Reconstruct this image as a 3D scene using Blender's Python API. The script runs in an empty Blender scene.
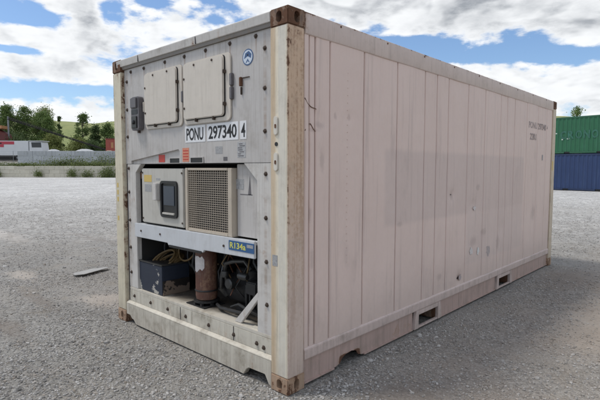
import bpy, bmesh, math, random
import numpy as np
from mathutils import Vector, Matrix
random.seed(7)
RNG = np.random.default_rng(11)
sc = bpy.context.scene
COL = sc.collection
rad = math.radians

# ---------------------------------------------------------------- camera
CX, CY, CZ = 2.1679, -2.2088, 1.544
YAW, PITCH, ROLL = 0.75033, -0.06728, 0.00172
Fv = Vector((-math.sin(YAW) * math.cos(PITCH), math.cos(YAW) * math.cos(PITCH), math.sin(PITCH)))
Rv = Vector((math.cos(YAW), math.sin(YAW), 0)); Uv = Rv.cross(Fv)
R2 = Rv * math.cos(ROLL) + Uv * math.sin(ROLL); U2 = -Rv * math.sin(ROLL) + Uv * math.cos(ROLL)
cam = bpy.data.cameras.new('camera'); cam.sensor_width = 36; cam.lens = 471.245 / 600 * 36
cam.clip_start = 0.05; cam.clip_end = 3000
camo = bpy.data.objects.new('camera', cam); COL.objects.link(camo)
m = Matrix((R2, U2, -Fv)).transposed().to_4x4(); m.translation = Vector((CX, CY, CZ))
camo.matrix_world = m
sc.camera = camo

# ---------------------------------------------------------------- sun, exposure
SUN = Vector((-0.36, -0.30, 0.88)).normalized()
sl = bpy.data.lights.new('sun', 'SUN'); sl.energy = 1.5; sl.angle = rad(12); sl.color = (1.0, 0.95, 0.88)
so = bpy.data.objects.new('sun', sl); COL.objects.link(so)
so.rotation_euler = (-SUN).to_track_quat('-Z', 'Y').to_euler()
sc.view_settings.view_transform = 'Standard'; sc.view_settings.look = 'None'
sc.view_settings.exposure = 0.42; sc.view_settings.gamma = 1.0; sc.view_settings.use_curve_mapping = False

# ---------------------------------------------------------------- node helper
class NT:
    def __init__(s, tree):
        s.t = tree; s.n = tree.nodes; s.l = tree.links
    def new(s, typ, **kw):
        n = s.n.new(typ)
        for k, v in kw.items(): setattr(n, k, v)
        return n
    def put(s, sock, v):
        if isinstance(v, bpy.types.NodeSocket): s.l.new(v, sock)
        elif v is not None:
            if isinstance(v, (tuple, list)) and len(v) == 3 and sock.type == 'RGBA': v = (*v, 1)
            sock.default_value = v
    def math(s, op, a, b=None, c=None, clamp=False):
        n = s.new('ShaderNodeMath', operation=op, use_clamp=clamp)
        s.put(n.inputs[0], a); s.put(n.inputs[1], b)
        if c is not None: s.put(n.inputs[2], c)
        return n.outputs[0]
    def vmath(s, op, a, b=None):
        n = s.new('ShaderNodeVectorMath', operation=op)
        s.put(n.inputs[0], a); s.put(n.inputs[1], b)
        return n.outputs['Value'] if op in ('LENGTH', 'DOT_PRODUCT') else n.outputs[0]
    def noise(s, vec, scale, detail=4, rough=.55, dist=0.0):
        n = s.new('ShaderNodeTexNoise'); s.put(n.inputs['Vector'], vec)
        n.inputs['Scale'].default_value = scale; n.inputs['Detail'].default_value = detail
        n.inputs['Roughness'].default_value = rough; n.inputs['Distortion'].default_value = dist
        return n.outputs[0]
    def voro(s, vec, scale, feature='F1', out='Distance', rnd=1):
        n = s.new('ShaderNodeTexVoronoi', feature=feature); s.put(n.inputs['Vector'], vec)
        n.inputs['Scale'].default_value = scale; n.inputs['Randomness'].default_value = rnd
        return n.outputs[out]
    def ramp(s, v, a, b, lo=0., hi=1., smooth=True):
        n = s.new('ShaderNodeMapRange'); n.interpolation_type = 'SMOOTHSTEP' if smooth else 'LINEAR'
        s.put(n.inputs[0], v); n.inputs[1].default_value = a; n.inputs[2].default_value = b
        n.inputs[3].default_value = lo; n.inputs[4].default_value = hi
        return n.outputs[0]
    def mix(s, f, a, b, mode='MIX'):
        n = s.new('ShaderNodeMix', data_type='RGBA', blend_type=mode)
        s.put(n.inputs['Factor'], f); s.put(n.inputs[6], a); s.put(n.inputs[7], b)
        return n.outputs[2]
    def sep(s, v):
        n = s.new('ShaderNodeSeparateXYZ'); s.put(n.inputs[0], v); return n.outputs
    def comb(s, x, y, z):
        n = s.new('ShaderNodeCombineXYZ'); s.put(n.inputs[0], x); s.put(n.inputs[1], y); s.put(n.inputs[2], z); return n.outputs[0]
    def scale(s, v, xyz):
        n = s.new('ShaderNodeMapping'); s.put(n.inputs[0], v); n.inputs['Scale'].default_value = xyz; return n.outputs[0]
    def bump(s, h, strength=.3, dist=.01, normal=None):
        n = s.new('ShaderNodeBump'); n.inputs['Strength'].default_value = strength; n.inputs['Distance'].default_value = dist
        s.put(n.inputs['Height'], h)
        if normal is not None: s.put(n.inputs['Normal'], normal)
        return n.outputs[0]

# ---------------------------------------------------------------- world: sky with clouds
W = bpy.data.worlds.new('World'); sc.world = W; W.use_nodes = True
w = NT(W.node_tree); w.n.clear()
sky = w.new('ShaderNodeTexSky', sky_type='NISHITA'); sky.sun_disc = False
sky.sun_elevation = math.asin(SUN.z); sky.sun_rotation = math.atan2(SUN.x, SUN.y)
sky.air_density = 1.0; sky.dust_density = 0.6; sky.ozone_density = 2.0
bgs = w.new('ShaderNodeBackground'); w.l.new(w.mix(1.0, sky.outputs[0], (0.93, 1.02, 1.12), 'MULTIPLY'), bgs.inputs[0]); bgs.inputs[1].default_value = 0.10
tc = w.new('ShaderNodeTexCoord'); dirv = tc.outputs['Generated']
dx, dy, dz = w.sep(dirv)
az = w.math('MULTIPLY', w.math('ARCTAN2', dx, dy), 180 / math.pi)
el = w.math('MULTIPLY', w.math('ARCSINE', dz), 180 / math.pi)
q = w.comb(az, el, 0.0)
# cloud banks and blue gaps by compass bearing and elevation (degrees): az, el, half widths, weight
BANKS = [(-67.5,16.5,3.9,2.9,0.35),(-71.0,13.2,6.6,1.2,0.35),(-69.6,10.5,8,1.6,0.40),(-62.5,13.5,4.9,2.5,0.30),(-56.4,16.0,5.7,2.1,0.30),(-69.7,6.0,10,1.4,0.22),
 (-44.2,19.5,8,3,0.40),(-31.3,18.6,10.5,2.8,0.45),(-18.5,17,10.5,3.3,0.50),(-37.1,16.4,4.7,2.1,0.20),(-18.8,9.2,6.2,2.3,0.40),(-12.2,7.5,5.0,2.4,0.35),(-12.0,14.2,4.5,2.0,0.40),
 (-72.5,15.4,4.2,1.15,-0.55),(-64.5,16.4,1.5,1.7,-0.5),(-74.3,11.9,4.5,0.5,-0.45),(-68.2,8.35,8.2,0.65,-0.48),(-59.7,18.1,1.9,0.8,-0.45),(-53.1,16.8,1.7,0.6,-0.35),
 (-31.6,14.0,6.0,1.2,-0.55),(-25.5,12.9,5.5,1.25,-0.55),(-13.2,11.7,4.2,1.1,-0.5),(-19.9,12.2,5.0,0.9,-0.5)]
bias = None
for a0, e0, ra, re, amp in BANKS:
    v = w.vmath('SUBTRACT', q, (a0, e0, 0.0)); v = w.vmath('MULTIPLY', v, (1 / ra, 1 / re, 0.0))
    d = w.ramp(w.vmath('LENGTH', v), 0.25, 1.35, amp, 0.0)
    bias = d if bias is None else w.math('ADD', bias, d)
wv = w.scale(dirv, (1, 1, 2.3))
n0 = w.noise(wv, 8.5, 9, .60, .12)
nA = w.noise(wv, 8.5, 3, .55, .25)
nB = w.noise(w.scale(w.vmath('ADD', dirv, (-0.012, -0.008, 0.026)), (1, 1, 2.3)), 8.5, 3, .55, .25)
bil = w.voro(w.scale(dirv, (1, 1, 1.6)), 34, 'F1')
fine = w.noise(wv, 30, 5, .6)
n0 = w.math('SUBTRACT', n0, w.math('MULTIPLY', w.math('SUBTRACT', bil, .45), 0.10))
base = w.math('ADD', n0, w.math('MULTIPLY', bias, 0.42))
base = w.math('ADD', base, w.math('MULTIPLY', w.math('SUBTRACT', fine, .5), .11))
alpha = w.ramp(base, 0.40, 0.555)
thick = w.ramp(base, 0.47, 0.78)
rel = w.math('ADD', w.math('SUBTRACT', nA, nB), w.math('MULTIPLY', w.math('SUBTRACT', fine, .5), .10))
lit = w.ramp(rel, -0.13, 0.08)
shvar = w.math('MULTIPLY', w.math('SUBTRACT', fine, .5), .9)
grey = w.ramp(w.vmath('LENGTH', w.vmath('MULTIPLY', w.vmath('SUBTRACT', q, (-16.0, 18.8, 0.0)), (1 / 20.0, 1 / 6.0, 0.0))), 0.2, 1.35, 0.62, 0.0)
grey2 = w.ramp(w.vmath('LENGTH', w.vmath('MULTIPLY', w.vmath('SUBTRACT', q, (-66.5, 15.5, 0.0)), (1 / 5.5, 1 / 4.5, 0.0))), 0.0, 1.2, 0.6, 0.0)
soft = w.ramp(w.noise(w.scale(dirv, (1, 1, 2.4)), 6.5, 6, .55), .36, .66, .15, 1.)
shade = w.math('ADD', w.math('MULTIPLY', w.math('SUBTRACT', 1.0, lit), w.math('ADD', w.math('MULTIPLY', thick, .60), .2)), w.math('MULTIPLY', soft, w.math('MULTIPLY', thick, w.math('ADD', grey, w.math('ADD', grey2, .28)))))
shade = w.ramp(w.math('MULTIPLY', shade, w.math('ADD', 1.0, shvar)), 0.0, 1.45, 0.0, 1.0, False)
ccol = w.mix(shade, (0.74, 0.755, 0.77), (0.27, 0.29, 0.32))
hz = w.ramp(el, 0.0, 6.0, 0.5, 0.0)
ccol = w.mix(hz, ccol, (0.58, 0.66, 0.76))
bgc = w.new('ShaderNodeBackground'); w.l.new(ccol, bgc.inputs[0]); bgc.inputs[1].default_value = 1.02
mx = w.new('ShaderNodeMixShader')
above = w.ramp(el, -1.0, 0.5)
lowband = w.math('MULTIPLY', w.ramp(el, 1.0, 6.5, .92, 0.0), above)
w.l.new(w.math('MULTIPLY', w.math('MAXIMUM', alpha, lowband), above), mx.inputs[0])
w.l.new(bgs.outputs[0], mx.inputs[1]); w.l.new(bgc.outputs[0], mx.inputs[2])
wo = w.new('ShaderNodeOutputWorld'); w.l.new(mx.outputs[0], wo.inputs[0])

# ---------------------------------------------------------------- materials
def mat(name):
    M = bpy.data.materials.new(name); M.use_nodes = True
    t = NT(M.node_tree); b = t.n['Principled BSDF']
    return M, t, b
def simple(name, col, rough=.6, metal=0., var=.12, scale=12., bump=0.05):
    M, t, b = mat(name)
    o = t.new('ShaderNodeTexCoord').outputs['Object']
    n = t.noise(o, scale, 5, .6)
    c = t.mix(n, tuple(c * (1 - var * 1.6) for c in col), tuple(min(1, c * (1 + var * 1.6)) for c in col))
    t.put(b.inputs['Base Color'], c); b.inputs['Metallic'].default_value = metal
    t.put(b.inputs['Roughness'], t.ramp(n, .3, .7, rough - .08, rough + .08))
    t.put(b.inputs['Normal'], t.bump(t.noise(o, scale * 6, 3), bump, .003))
    return M
RUST = (0.065, 0.032, 0.020); RUST2 = (0.17, 0.080, 0.042)
def paint(name, base, dirt=.25, rust=.0, streak=.3, rough=.5, extra=None, bumpy=.08, dirtcol=(.20, .165, .13), tint=None):
    """weathered enamel: blotches, rain streaks, grime low down, chips and rust"""
    M, t, b = mat(name)
    o = t.new('ShaderNodeTexCoord').outputs['Object']
    X, Y, Z = t.sep(o)
    blot = t.noise(o, 1.7, 5, .6); fine = t.noise(o, 38, 6, .65)
    c = t.mix(blot, tuple(k * .90 for k in base), tuple(min(k * 1.09, .9) for k in base))
    st = t.noise(t.scale(o, (26, 26, 1.1)), 1.0, 5, .62)
    st2 = t.noise(t.scale(o, (70, 70, 3.0)), 1.0, 3, .6)
    nz_ = t.math('ABSOLUTE', t.sep(t.new('ShaderNodeNewGeometry').outputs['Normal'])[2]); upr = t.ramp(nz_, .25, .55, 1., 0.)
    stm = t.math('MULTIPLY', upr, t.math('MULTIPLY', t.ramp(st, .5, .72), t.ramp(blot, .3, .65)))
    c = t.mix(t.math('MULTIPLY', stm, streak), c, tuple(k * .62 for k in dirtcol) if streak > .9 else dirtcol)
    c = t.mix(t.math('MULTIPLY', upr, t.math('MULTIPLY', t.ramp(st2, .5, .75), streak * .5)), c, dirtcol)
    if tint: c = tint(t, c, X, Y, Z, st, fine)
    dm = t.math('MULTIPLY', t.ramp(t.noise(o, 5.5, 7, .7), .45, .75), dirt)
    c = t.mix(dm, c, dirtcol)
    low = t.math('MULTIPLY', t.ramp(t.math('ADD', Z, t.math('MULTIPLY', fine, .25)), .12, .55, .38, 0.), t.ramp(st, .35, .6, .4, 1.))
    c = t.mix(low, c, (.25, .20, .165))
    rmask = None
    if rust > 0 or extra:
        r = t.math('ADD', t.math('MULTIPLY', t.noise(o, 7, 8, .7), .6), t.math('MULTIPLY', t.noise(t.scale(o, (20, 20, 2.5)), 1, 6, .65), .4))
        if extra: r = t.math('ADD', r, extra(t, X, Y, Z))
        r = t.math('ADD', r, t.math('MULTIPLY', t.math('SUBTRACT', fine, .5), .18))
        th = .70 - .3 * rust
        rmask = t.ramp(r, th, th + .035); halo = t.ramp(r, th - .10, th + .02)
        c = t.mix(t.math('MULTIPLY', halo, .5), c, (.34, .21, .13))
        c = t.mix(rmask, c, t.mix(fine, RUST, RUST2))
    t.put(b.inputs['Base Color'], c)
    ro = t.ramp(fine, .3, .7, rough - .07, rough + .1)
    if rmask is not None: ro = t.math('ADD', ro, t.math('MULTIPLY', rmask, .3), clamp=True)
    t.put(b.inputs['Roughness'], ro)
    h = t.math('ADD', t.math('MULTIPLY', t.noise(o, 14, 3), 1.0), t.math('MULTIPLY', fine, .35))
    if rmask is not None: h = t.math('SUBTRACT', h, t.math('MULTIPLY', rmask, .5))
    t.put(b.inputs['Normal'], t.bump(h, bumpy, .01))
    return M
def edge_x0(t, X, Y, Z):      # rusty arris of the near corner post, heavier on its side face
    d = t.math('ADD', t.math('ABSOLUTE', X), t.math('ABSOLUTE', Y))
    e = t.ramp(d, .0, .022, .19, 0.)
    sidef = t.math('MULTIPLY', t.ramp(X, -.012, -.002), .05)
    top = t.math('MULTIPLY', t.ramp(Z, 1.5, 2.5), .07)
    inner = t.ramp(X, -.165, -.145, .06, 0.)
    return t.math('ADD', t.math('ADD', e, inner), t.math('MULTIPLY', t.math('ADD', sidef, top), 1.0))
def edge_left(t, X, Y, Z):
    e = t.ramp(X, -2.438, -2.415, .20, 0.)
    return t.math('ADD', e, t.math('ADD', t.ramp(X, -2.30, -2.275, 0., .12), t.math('MULTIPLY', t.ramp(Z, 1.6, 2.5), .07)))
def rail_edges(t, X, Y, Z):
    return t.math('ADD', t.ramp(Z, 2.565, 2.591, 0., .16), t.ramp(Y, .35, .15, 0., .10))
def low_edges(t, X, Y, Z):
    return t.math('ADD', t.ramp(Z, .005, .05, .16, 0.), t.math('MULTIPLY', t.ramp(t.math('ABSOLUTE', t.math('SUBTRACT', Y, .71)), .02, .22), -.13))
def low_hot(t, X, Y, Z):
    a = t.ramp(Z, .0, .06, .10, 0.)
    k = t.ramp(t.math('ABSOLUTE', t.math('SUBTRACT', Y, .72)), .09, .18, .34, 0.)
    return t.math('ADD', a, t.math('MULTIPLY', k, t.ramp(Z, .07, .12, 1., 0.)))

def tint_post(t, c, X, Y, Z, st, fine):
    a = t.math('MULTIPLY', t.ramp(X, -.13, -.10, .75, 0.), t.ramp(st, .2, .6, .5, 1.))            # tan runs down the inner strip
    c = t.mix(a, c, (.52, .37, .22))
    m_ = t.math('MULTIPLY', t.ramp(t.math('ABSOLUTE', t.math('ADD', X, .055)), .025, .045, .55, 0.), t.ramp(fine, .2, .7, .6, 1.))
    c = t.mix(m_, c, (.58, .57, .53))                                                       # greyer middle strip
    sf = t.ramp(X, -.012, -.003, 0., 1.)
    c = t.mix(t.math('MULTIPLY', sf, .85), c, t.mix(t.ramp(t.math('ADD', Z, fine), .9, 2.4), (.58, .455, .40), (.56, .37, .24)))
    d = t.math('MULTIPLY', t.math('MULTIPLY', sf, t.ramp(Z, .3, 2.3, .35, 1.)), t.ramp(t.math('ADD', t.math('MULTIPLY', st, .6), t.math('MULTIPLY', fine, .4)), .47, .60))
    return t.mix(t.math('MULTIPLY', d, .65), c, (.31, .17, .095))
M_side = None
def make_side():
    M, t, b = mat('side_panel_paint')
    o = t.new('ShaderNodeTexCoord').outputs['Object']; X, Y, Z = t.sep(o)
    blot = t.noise(o, 1.3, 5, .6); fine = t.noise(o, 42, 6, .65)
    c = t.mix(blot, (.665, .522, .462), (.76, .61, .545))
    # old repainted rectangle where lettering was covered
    def box(v, a, b_, s=.03): return t.math('MULTIPLY', t.ramp(v, a - s, a + s), t.ramp(v, b_ - s, b_ + s, 1., 0.))
    wob = t.math('MULTIPLY', t.math('SUBTRACT', t.noise(o, 9, 4), .5), .035)
    Yw = t.math('ADD', Y, wob); Zw = t.math('ADD', Z, wob)
    patch = t.math('MULTIPLY', box(Yw, 1.17, 4.62), box(Zw, 1.05, 1.70))
    c = t.mix(t.math('MULTIPLY', patch, .30), c, (.46, .385, .365))
    patch2 = t.math('MULTIPLY', box(Yw, 2.82, 4.62), box(Zw, .48, 1.05))
    c = t.mix(t.math('MULTIPLY', patch2, .22), c, (.50, .44, .42))
    st = t.noise(t.scale(o, (22, 22, .8)), 1.0, 5, .6)
    c = t.mix(t.math('MULTIPLY', t.ramp(st, .52, .74), .30), c, (.36, .29, .27))
    sm = t.noise(t.scale(o, (5, 5, 1.6)), 1.0, 7, .68)
    c = t.mix(t.math('MULTIPLY', t.ramp(sm, .55, .72), .22), c, (.34, .28, .26))
    # scuffs and hand-height rubs; dark smudges also paint in shading at the dents
    sc_ = t.noise(t.scale(o, (3, 3, 9)), 1.4, 8, .75)
    c = t.mix(t.math('MULTIPLY', t.ramp(sc_, .62, .70), .35), c, (.62, .56, .53))
    wb = t.math('MULTIPLY', t.math('SUBTRACT', t.noise(o, 16, 5, .7), .5), 1.6)
    k = None
    for (sy, sz, ry, rz_) in ((.335, 1.85, .06, .03), (.27, 1.81, .05, .018), (.511, 1.925, .018, .03), (.68, 1.931, .018, .03), (.36, 1.60, .03, .10), (2.443, 1.262, .03, .05), (2.661, .37, .05, .05), (.23, 1.22, .02, .06),
                            (3.3, .80, .10, .05), (3.02, .72, .12, .07), (3.75, .62, .07, .10), (1.42, 1.05, .05, .03), (.25, .9, .02, .09), (3.1, 1.33, .06, .04), (5.1, .9, .1, .12), (2.2, .45, .06, .04)):
        d = t.vmath('LENGTH', t.vmath('MULTIPLY', t.vmath('SUBTRACT', o, (0, sy, sz)), (0, 1 / ry, 1 / rz_)))
        m_ = t.ramp(t.math('ADD', d, wb), .3, 1.2, 1., 0.); k = m_ if k is None else t.math('MAXIMUM', k, m_)
    c = t.mix(t.math('MULTIPLY', k, .30), c, (.30, .23, .21))
    low = t.ramp(t.math('ADD', Z, t.math('MULTIPLY', fine, .4)), .3, .95, .30, 0.)
    c = t.mix(low, c, (.34, .29, .25))
    r = t.math('ADD', t.noise(o, 9, 8, .72), t.math('MULTIPLY', t.math('SUBTRACT', fine, .5), .15))
    rm = t.ramp(r, .735, .76)
    c = t.mix(rm, c, (.24, .13, .08))
    t.put(b.inputs['Base Color'], c); t.put(b.inputs['Roughness'], t.ramp(fine, .3, .7, .5, .66))
    b.inputs['Specular IOR Level'].default_value = .35
    h = t.math('ADD', t.math('MULTIPLY', t.noise(t.scale(o, (1, 1, .6)), 3.2, 4), 5.5), t.math('MULTIPLY', fine, .15))
    t.put(b.inputs['Normal'], t.bump(h, .30, .012))
    return M
M_side = make_side()
M_rail = paint('side_rail_paint', (.62, .51, .46), .25, .12, .35, extra=rail_edges)
M_brail = paint('bottom_rail_paint', (.62, .50, .455), .45, .10, .4, extra=low_edges)
M_bweb = paint('bottom_web_paint', (.52, .375, .33), .35, .14, .5, extra=low_hot)
def bleed(t, c, X, Y, Z, st, fine):
    a = t.ramp(t.math('ABSOLUTE', t.math('ADD', X, .255)), .006, .022, 1., 0.)
    b2 = t.ramp(t.math('ABSOLUTE', t.math('ADD', X, 2.221)), .006, .022, 1., 0.)
    k = t.math('MULTIPLY', t.math('MAXIMUM', a, b2), t.ramp(t.noise(t.comb(0., 0., Z), 4.5, 4, .7), .42, .62))
    for bx in (-2.135, -1.889, -1.529, -1.229, -.935, -.634, -.346):
        kk = t.math('MULTIPLY', t.ramp(t.math('ABSOLUTE', t.math('SUBTRACT', X, bx)), .003, .014, 1., 0.), t.math('MULTIPLY', t.ramp(Z, 2.30, 2.44), t.ramp(Z, 2.458, 2.465, 1., 0.)))
        k = t.math('MAXIMUM', k, kk)
    return t.mix(t.math('MULTIPLY', k, .5), c, (.26, .155, .09))
M_front = paint('front_grey_paint', (.50, .475, .45), .30, .0, .45, rough=.5, tint=bleed)
M_header = paint('header_paint', (.55, .525, .49), .45, .14, .3)
M_lipshade = paint('shaded_lip_paint', (.24, .225, .21), .5, .2, .4)  # dark base paints in the shadow line under the header; grime over it
M_cream = paint('lid_cream_paint', (.61, .555, .48), .15, .02, .2, rough=.5)
M_white = paint('frame_white_paint', (.58, .555, .52), .40, .12, .4, tint=bleed)
M_sill = paint('sill_paint', (.60, .565, .48), .75, .16, .6, dirtcol=(.22, .19, .14))
M_beam = paint('beam_bluish_paint', (.56, .575, .59), .22, .05, .25)
M_post = paint('near_post_paint', (.74, .67, .53), .28, .03, .6, extra=edge_x0, bumpy=.15, tint=tint_post)
M_postL = paint('left_post_paint', (.64, .58, .44), .35, .05, .5, extra=edge_left, bumpy=.12)
M_postB = paint('rear_post_paint', (.60, .50, .38), .4, .14, .5)
M_cast = paint('casting_rust', (.44, .30, .20), .6, .55, .5, rough=.75, bumpy=.5, dirtcol=(.10, .06, .04))
M_castdark = paint('casting_dark_rust', (.10, .055, .038), .7, .75, .5, rough=.8, bumpy=.6, dirtcol=(.06, .035, .025))
M_ctrl = paint('controller_paint', (.50, .48, .43), .2, .0, .25)
M_grille = paint('grille_frame_paint', (.50, .435, .35), .25, .05, .2)
M_blue = paint('blue_box_paint', (.018, .028, .05), .1, .0, .1, rough=.45)
M_bluechip = None
def make_chip(name, a, b_, th, sc1=9):
    M, t, b = mat(name); o = t.new('ShaderNodeTexCoord').outputs['Object']
    X, Y, Z = t.sep(o)
    n = t.math('ADD', t.noise(o, sc1, 6, .6), t.ramp(Z, .38, .54, .13, 0.)); f = t.noise(o, 50, 4)
    mk = t.ramp(t.math('ADD', n, t.math('MULTIPLY', f, .08)), th, th + .02)
    t.put(b.inputs['Base Color'], t.mix(mk, t.mix(f, tuple(k * .8 for k in a), tuple(k * 1.25 for k in a)), b_))
    b.inputs['Roughness'].default_value = .55
    t.put(b.inputs['Normal'], t.bump(mk, .3, .004)); return M
M_bluechip = make_chip('chipped_blue_paint', (.020, .027, .045), (.40, .38, .34), .71, 7)
M_tank = paint('receiver_rust_red', (.11, .042, .028), .5, .40, .4, rough=.6)
M_iron = simple('dark_cast_iron', (.030, .029, .029), .55, .3, .4, 20, .3)
M_steel = simple('dull_steel', (.08, .08, .078), .45, .7, .2, 18, .2)
M_black = simple('black_plastic', (.015, .016, .018), .4, 0, .2, 20)
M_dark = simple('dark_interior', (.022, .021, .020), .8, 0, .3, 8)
M_coil = simple('condenser_coil', (.085, .08, .075), .5, .5, .2, 60, .5)
M_mesh = simple('wire_mesh', (.40, .345, .28), .5, .3, .15, 30)
M_bolt = simple('bolt_rusty_dark', (.085, .062, .048), .6, .4, .5, 60, .3)
def floor_shade(t, c, X, Y, Z, st, fine):
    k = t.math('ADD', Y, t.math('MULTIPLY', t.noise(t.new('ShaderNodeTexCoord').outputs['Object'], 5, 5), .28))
    return t.mix(t.ramp(k, .20, .34, 0., .93), c, (.045, .036, .028))  # rear floor painted dark for the bay's shade, edge broken by noise
M_floor = paint('pan_floor_paint', (.60, .56, .48), .5, .12, .2, dirtcol=(.24, .19, .12), tint=floor_shade)
M_latch = simple('latch_grey', (.14, .13, .135), .5, .2, .25, 25)
M_plate = paint('number_plate_white', (.74, .745, .75), .08, .0, .12)
M_ink = simple('black_lettering', (.012, .012, .013), .5, 0, .2, 40)
M_faint = simple('faded_lettering', (.34, .28, .27), .6, 0, .2, 60)
M_cable = simple('ochre_cable', (.17, .11, .045), .6, 0, .25, 15)
M_cable2 = simple('black_hose', (.02, .02, .02), .5, 0, .2, 15)
def flat(name, col, rough=.5, var=.08, s=60): return simple(name, col, rough, 0, var, s, .02)
M_red = flat('red_sticker', (.50, .05, .035)); M_orange = flat('orange_sticker', (.62, .24, .15), var=.25)
M_yel = flat('yellow_sticker', (.60, .43, .13)); M_wht = flat('white_sticker', (.68, .68, .66))
M_rbl = flat('blue_label', (.03, .10, .24)); M_ylw = flat('yellow_lettering', (.62, .60, .12))
M_embl = flat('emblem_blue', (.045, .10, .22)); M_emblp = flat('emblem_pale', (.55, .62, .70))
M_gst = simple('worn_grey_sticker', (.33, .33, .33), .6, 0, .5, 90); M_spk = simple('speckled_label', (.30, .30, .30), .6, 0, 1.0, 150)
M_scr = simple('display_glass', (.04, .055, .075), .12, 0, .2, 4)
M_pst = simple('peeled_sticker', (.62, .58, .56), .6, 0, .2, 40); M_pst2 = simple('grey_sticker_remnant', (.42, .36, .35), .6, 0, .3, 50)
M_caulk = simple('dark_gap', (.06, .05, .05), .8, 0, .3, 20)
M_slat = simple('pale_board', (.33, .32, .30), .7, 0, .2, 9, .2)
M_lockplate = paint('lock_plate_paint', (.66, .62, .54), .2, .18, .4)

# ---------------------------------------------------------------- mesh helpers
def link(name, me, ma=None, parent=None, loc=(0, 0, 0), **tags):
    o = bpy.data.objects.new(name, me); COL.objects.link(o)
    if ma is not None and me is not None and not me.materials: me.materials.append(ma)
    o.location = loc
    if parent is not None: o.parent = parent
    for k, v in tags.items(): o[k] = v
    return o
def root(name, label, cat, loc=(0, 0, 0), rz=0, group=None):
    o = bpy.data.objects.new(name, None); COL.objects.link(o); o.location = loc; o.rotation_euler = (0, 0, rz)
    o.empty_display_size = .3
    o['label'] = label; o['category'] = cat
    if group: o['group'] = group
    return o
class MB:
    def __init__(s): s.v = []; s.f = []
    def add(s, vs, fs):
        k = len(s.v); s.v += [tuple(v) for v in vs]; s.f += [tuple(i + k for i in f) for f in fs]; return s
    def box(s, x0, x1, y0, y1, z0, z1):
        return s.add([(x0, y0, z0), (x1, y0, z0), (x1, y1, z0), (x0, y1, z0), (x0, y0, z1), (x1, y0, z1), (x1, y1, z1), (x0, y1, z1)],
                     [(0, 3, 2, 1), (4, 5, 6, 7), (0, 1, 5, 4), (1, 2, 6, 5), (2, 3, 7, 6), (3, 0, 4, 7)])
    def prism(s, pts, axis, a, b):
        """outline in the plane across axis, extruded from a to b"""
        n = len(pts)
        def P(p, t): return {'x': (t, p[0], p[1]), 'y': (p[0], t, p[1]), 'z': (p[0], p[1], t)}[axis]
        return s.add([P(p, a) for p in pts] + [P(p, b) for p in pts],
                     [tuple(range(n))[::-1], tuple(range(n, 2 * n))] + [(i, (i + 1) % n, n + (i + 1) % n, n + i) for i in range(n)])
    def cyl(s, p0, p1, r0, r1=None, n=12):
        r1 = r0 if r1 is None else r1
        p0 = Vector(p0); p1 = Vector(p1); d = (p1 - p0).normalized(); a = d.orthogonal().normalized(); b = d.cross(a)
        vs = [p + (a * math.cos(2 * math.pi * i / n) + b * math.sin(2 * math.pi * i / n)) * r for p, r in ((p0, r0), (p1, r1)) for i in range(n)]
        return s.add(vs, [tuple(range(n))[::-1], tuple(range(n, 2 * n))] + [(i, (i + 1) % n, n + (i + 1) % n, n + i) for i in range(n)])
    def tube(s, pts, r, n=8):
        pts = [Vector(p) for p in pts]; rings = []; a = None
        for i, p in enumerate(pts):
            d = (pts[min(i + 1, len(pts) - 1)] - pts[max(i - 1, 0)]).normalized()
            a = d.orthogonal().normalized() if a is None else (a - d * a.dot(d)).normalized()
            b = d.cross(a); rr = r[i] if isinstance(r, (list, tuple)) else r
            rings.append([p + (a * math.cos(2 * math.pi * k / n) + b * math.sin(2 * math.pi * k / n)) * rr for k in range(n)])
        vs = [v for R in rings for v in R]; fs = [tuple(range(n))[::-1], tuple(range((len(pts) - 1) * n, len(pts) * n))]
        for i in range(len(pts) - 1):
            for k in range(n): fs.append((i * n + k, i * n + (k + 1) % n, (i + 1) * n + (k + 1) % n, (i + 1) * n + k))
        return s.add(vs, fs)
    def lathe(s, c, prof, n=20, axis='z'):
        c = Vector(c); vs = []; fs = []
        for r, h in prof:
            for k in range(n):
                a = 2 * math.pi * k / n; u, v = r * math.cos(a), r * math.sin(a)
                vs.append(c + Vector({'z': (u, v, h), 'x': (h, u, v), 'y': (u, h, v)}[axis]))
        for i in range(len(prof) - 1):
            for k in range(n): fs.append((i * n + k, i * n + (k + 1) % n, (i + 1) * n + (k + 1) % n, (i + 1) * n + k))
        fs += [tuple(range(n))[::-1], tuple(range((len(prof) - 1) * n, len(prof) * n))]
        return s.add(vs, fs)
    def mesh(s, name, bevel=0, seg=2, smooth=False, ang=30):
        me = bpy.data.meshes.new(name); me.from_pydata(s.v, [], s.f)
        bm = bmesh.new(); bm.from_mesh(me)
        bmesh.ops.recalc_face_normals(bm, faces=bm.faces)
        if bevel:
            es = [e for e in bm.edges if len(e.link_faces) == 2 and e.calc_face_angle(0) > rad(ang)]
            bmesh.ops.bevel(bm, geom=es, offset=bevel, segments=seg, affect='EDGES', clamp_overlap=True)
        bm.to_mesh(me); bm.free()
        if smooth:
            for p in me.polygons: p.use_smooth = True
            me.set_sharp_from_angle(angle=rad(38))
        return me
    def obj(s, name, ma, parent=None, bevel=0, seg=2, smooth=False, loc=(0, 0, 0), **tags):
        return link(name, s.mesh(name, bevel, seg, smooth), ma, parent, loc, **tags)
def rrect(x0, x1, z0, z1, r, n=5):
    P = []
    for cx, cz, a0 in ((x1 - r, z1 - r, 0), (x0 + r, z1 - r, 90), (x0 + r, z0 + r, 180), (x1 - r, z0 + r, 270)):
        for k in range(n + 1):
            a = rad(a0 + 90 * k / n); P.append((cx + r * math.cos(a), cz + r * math.sin(a)))
    return P
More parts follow.
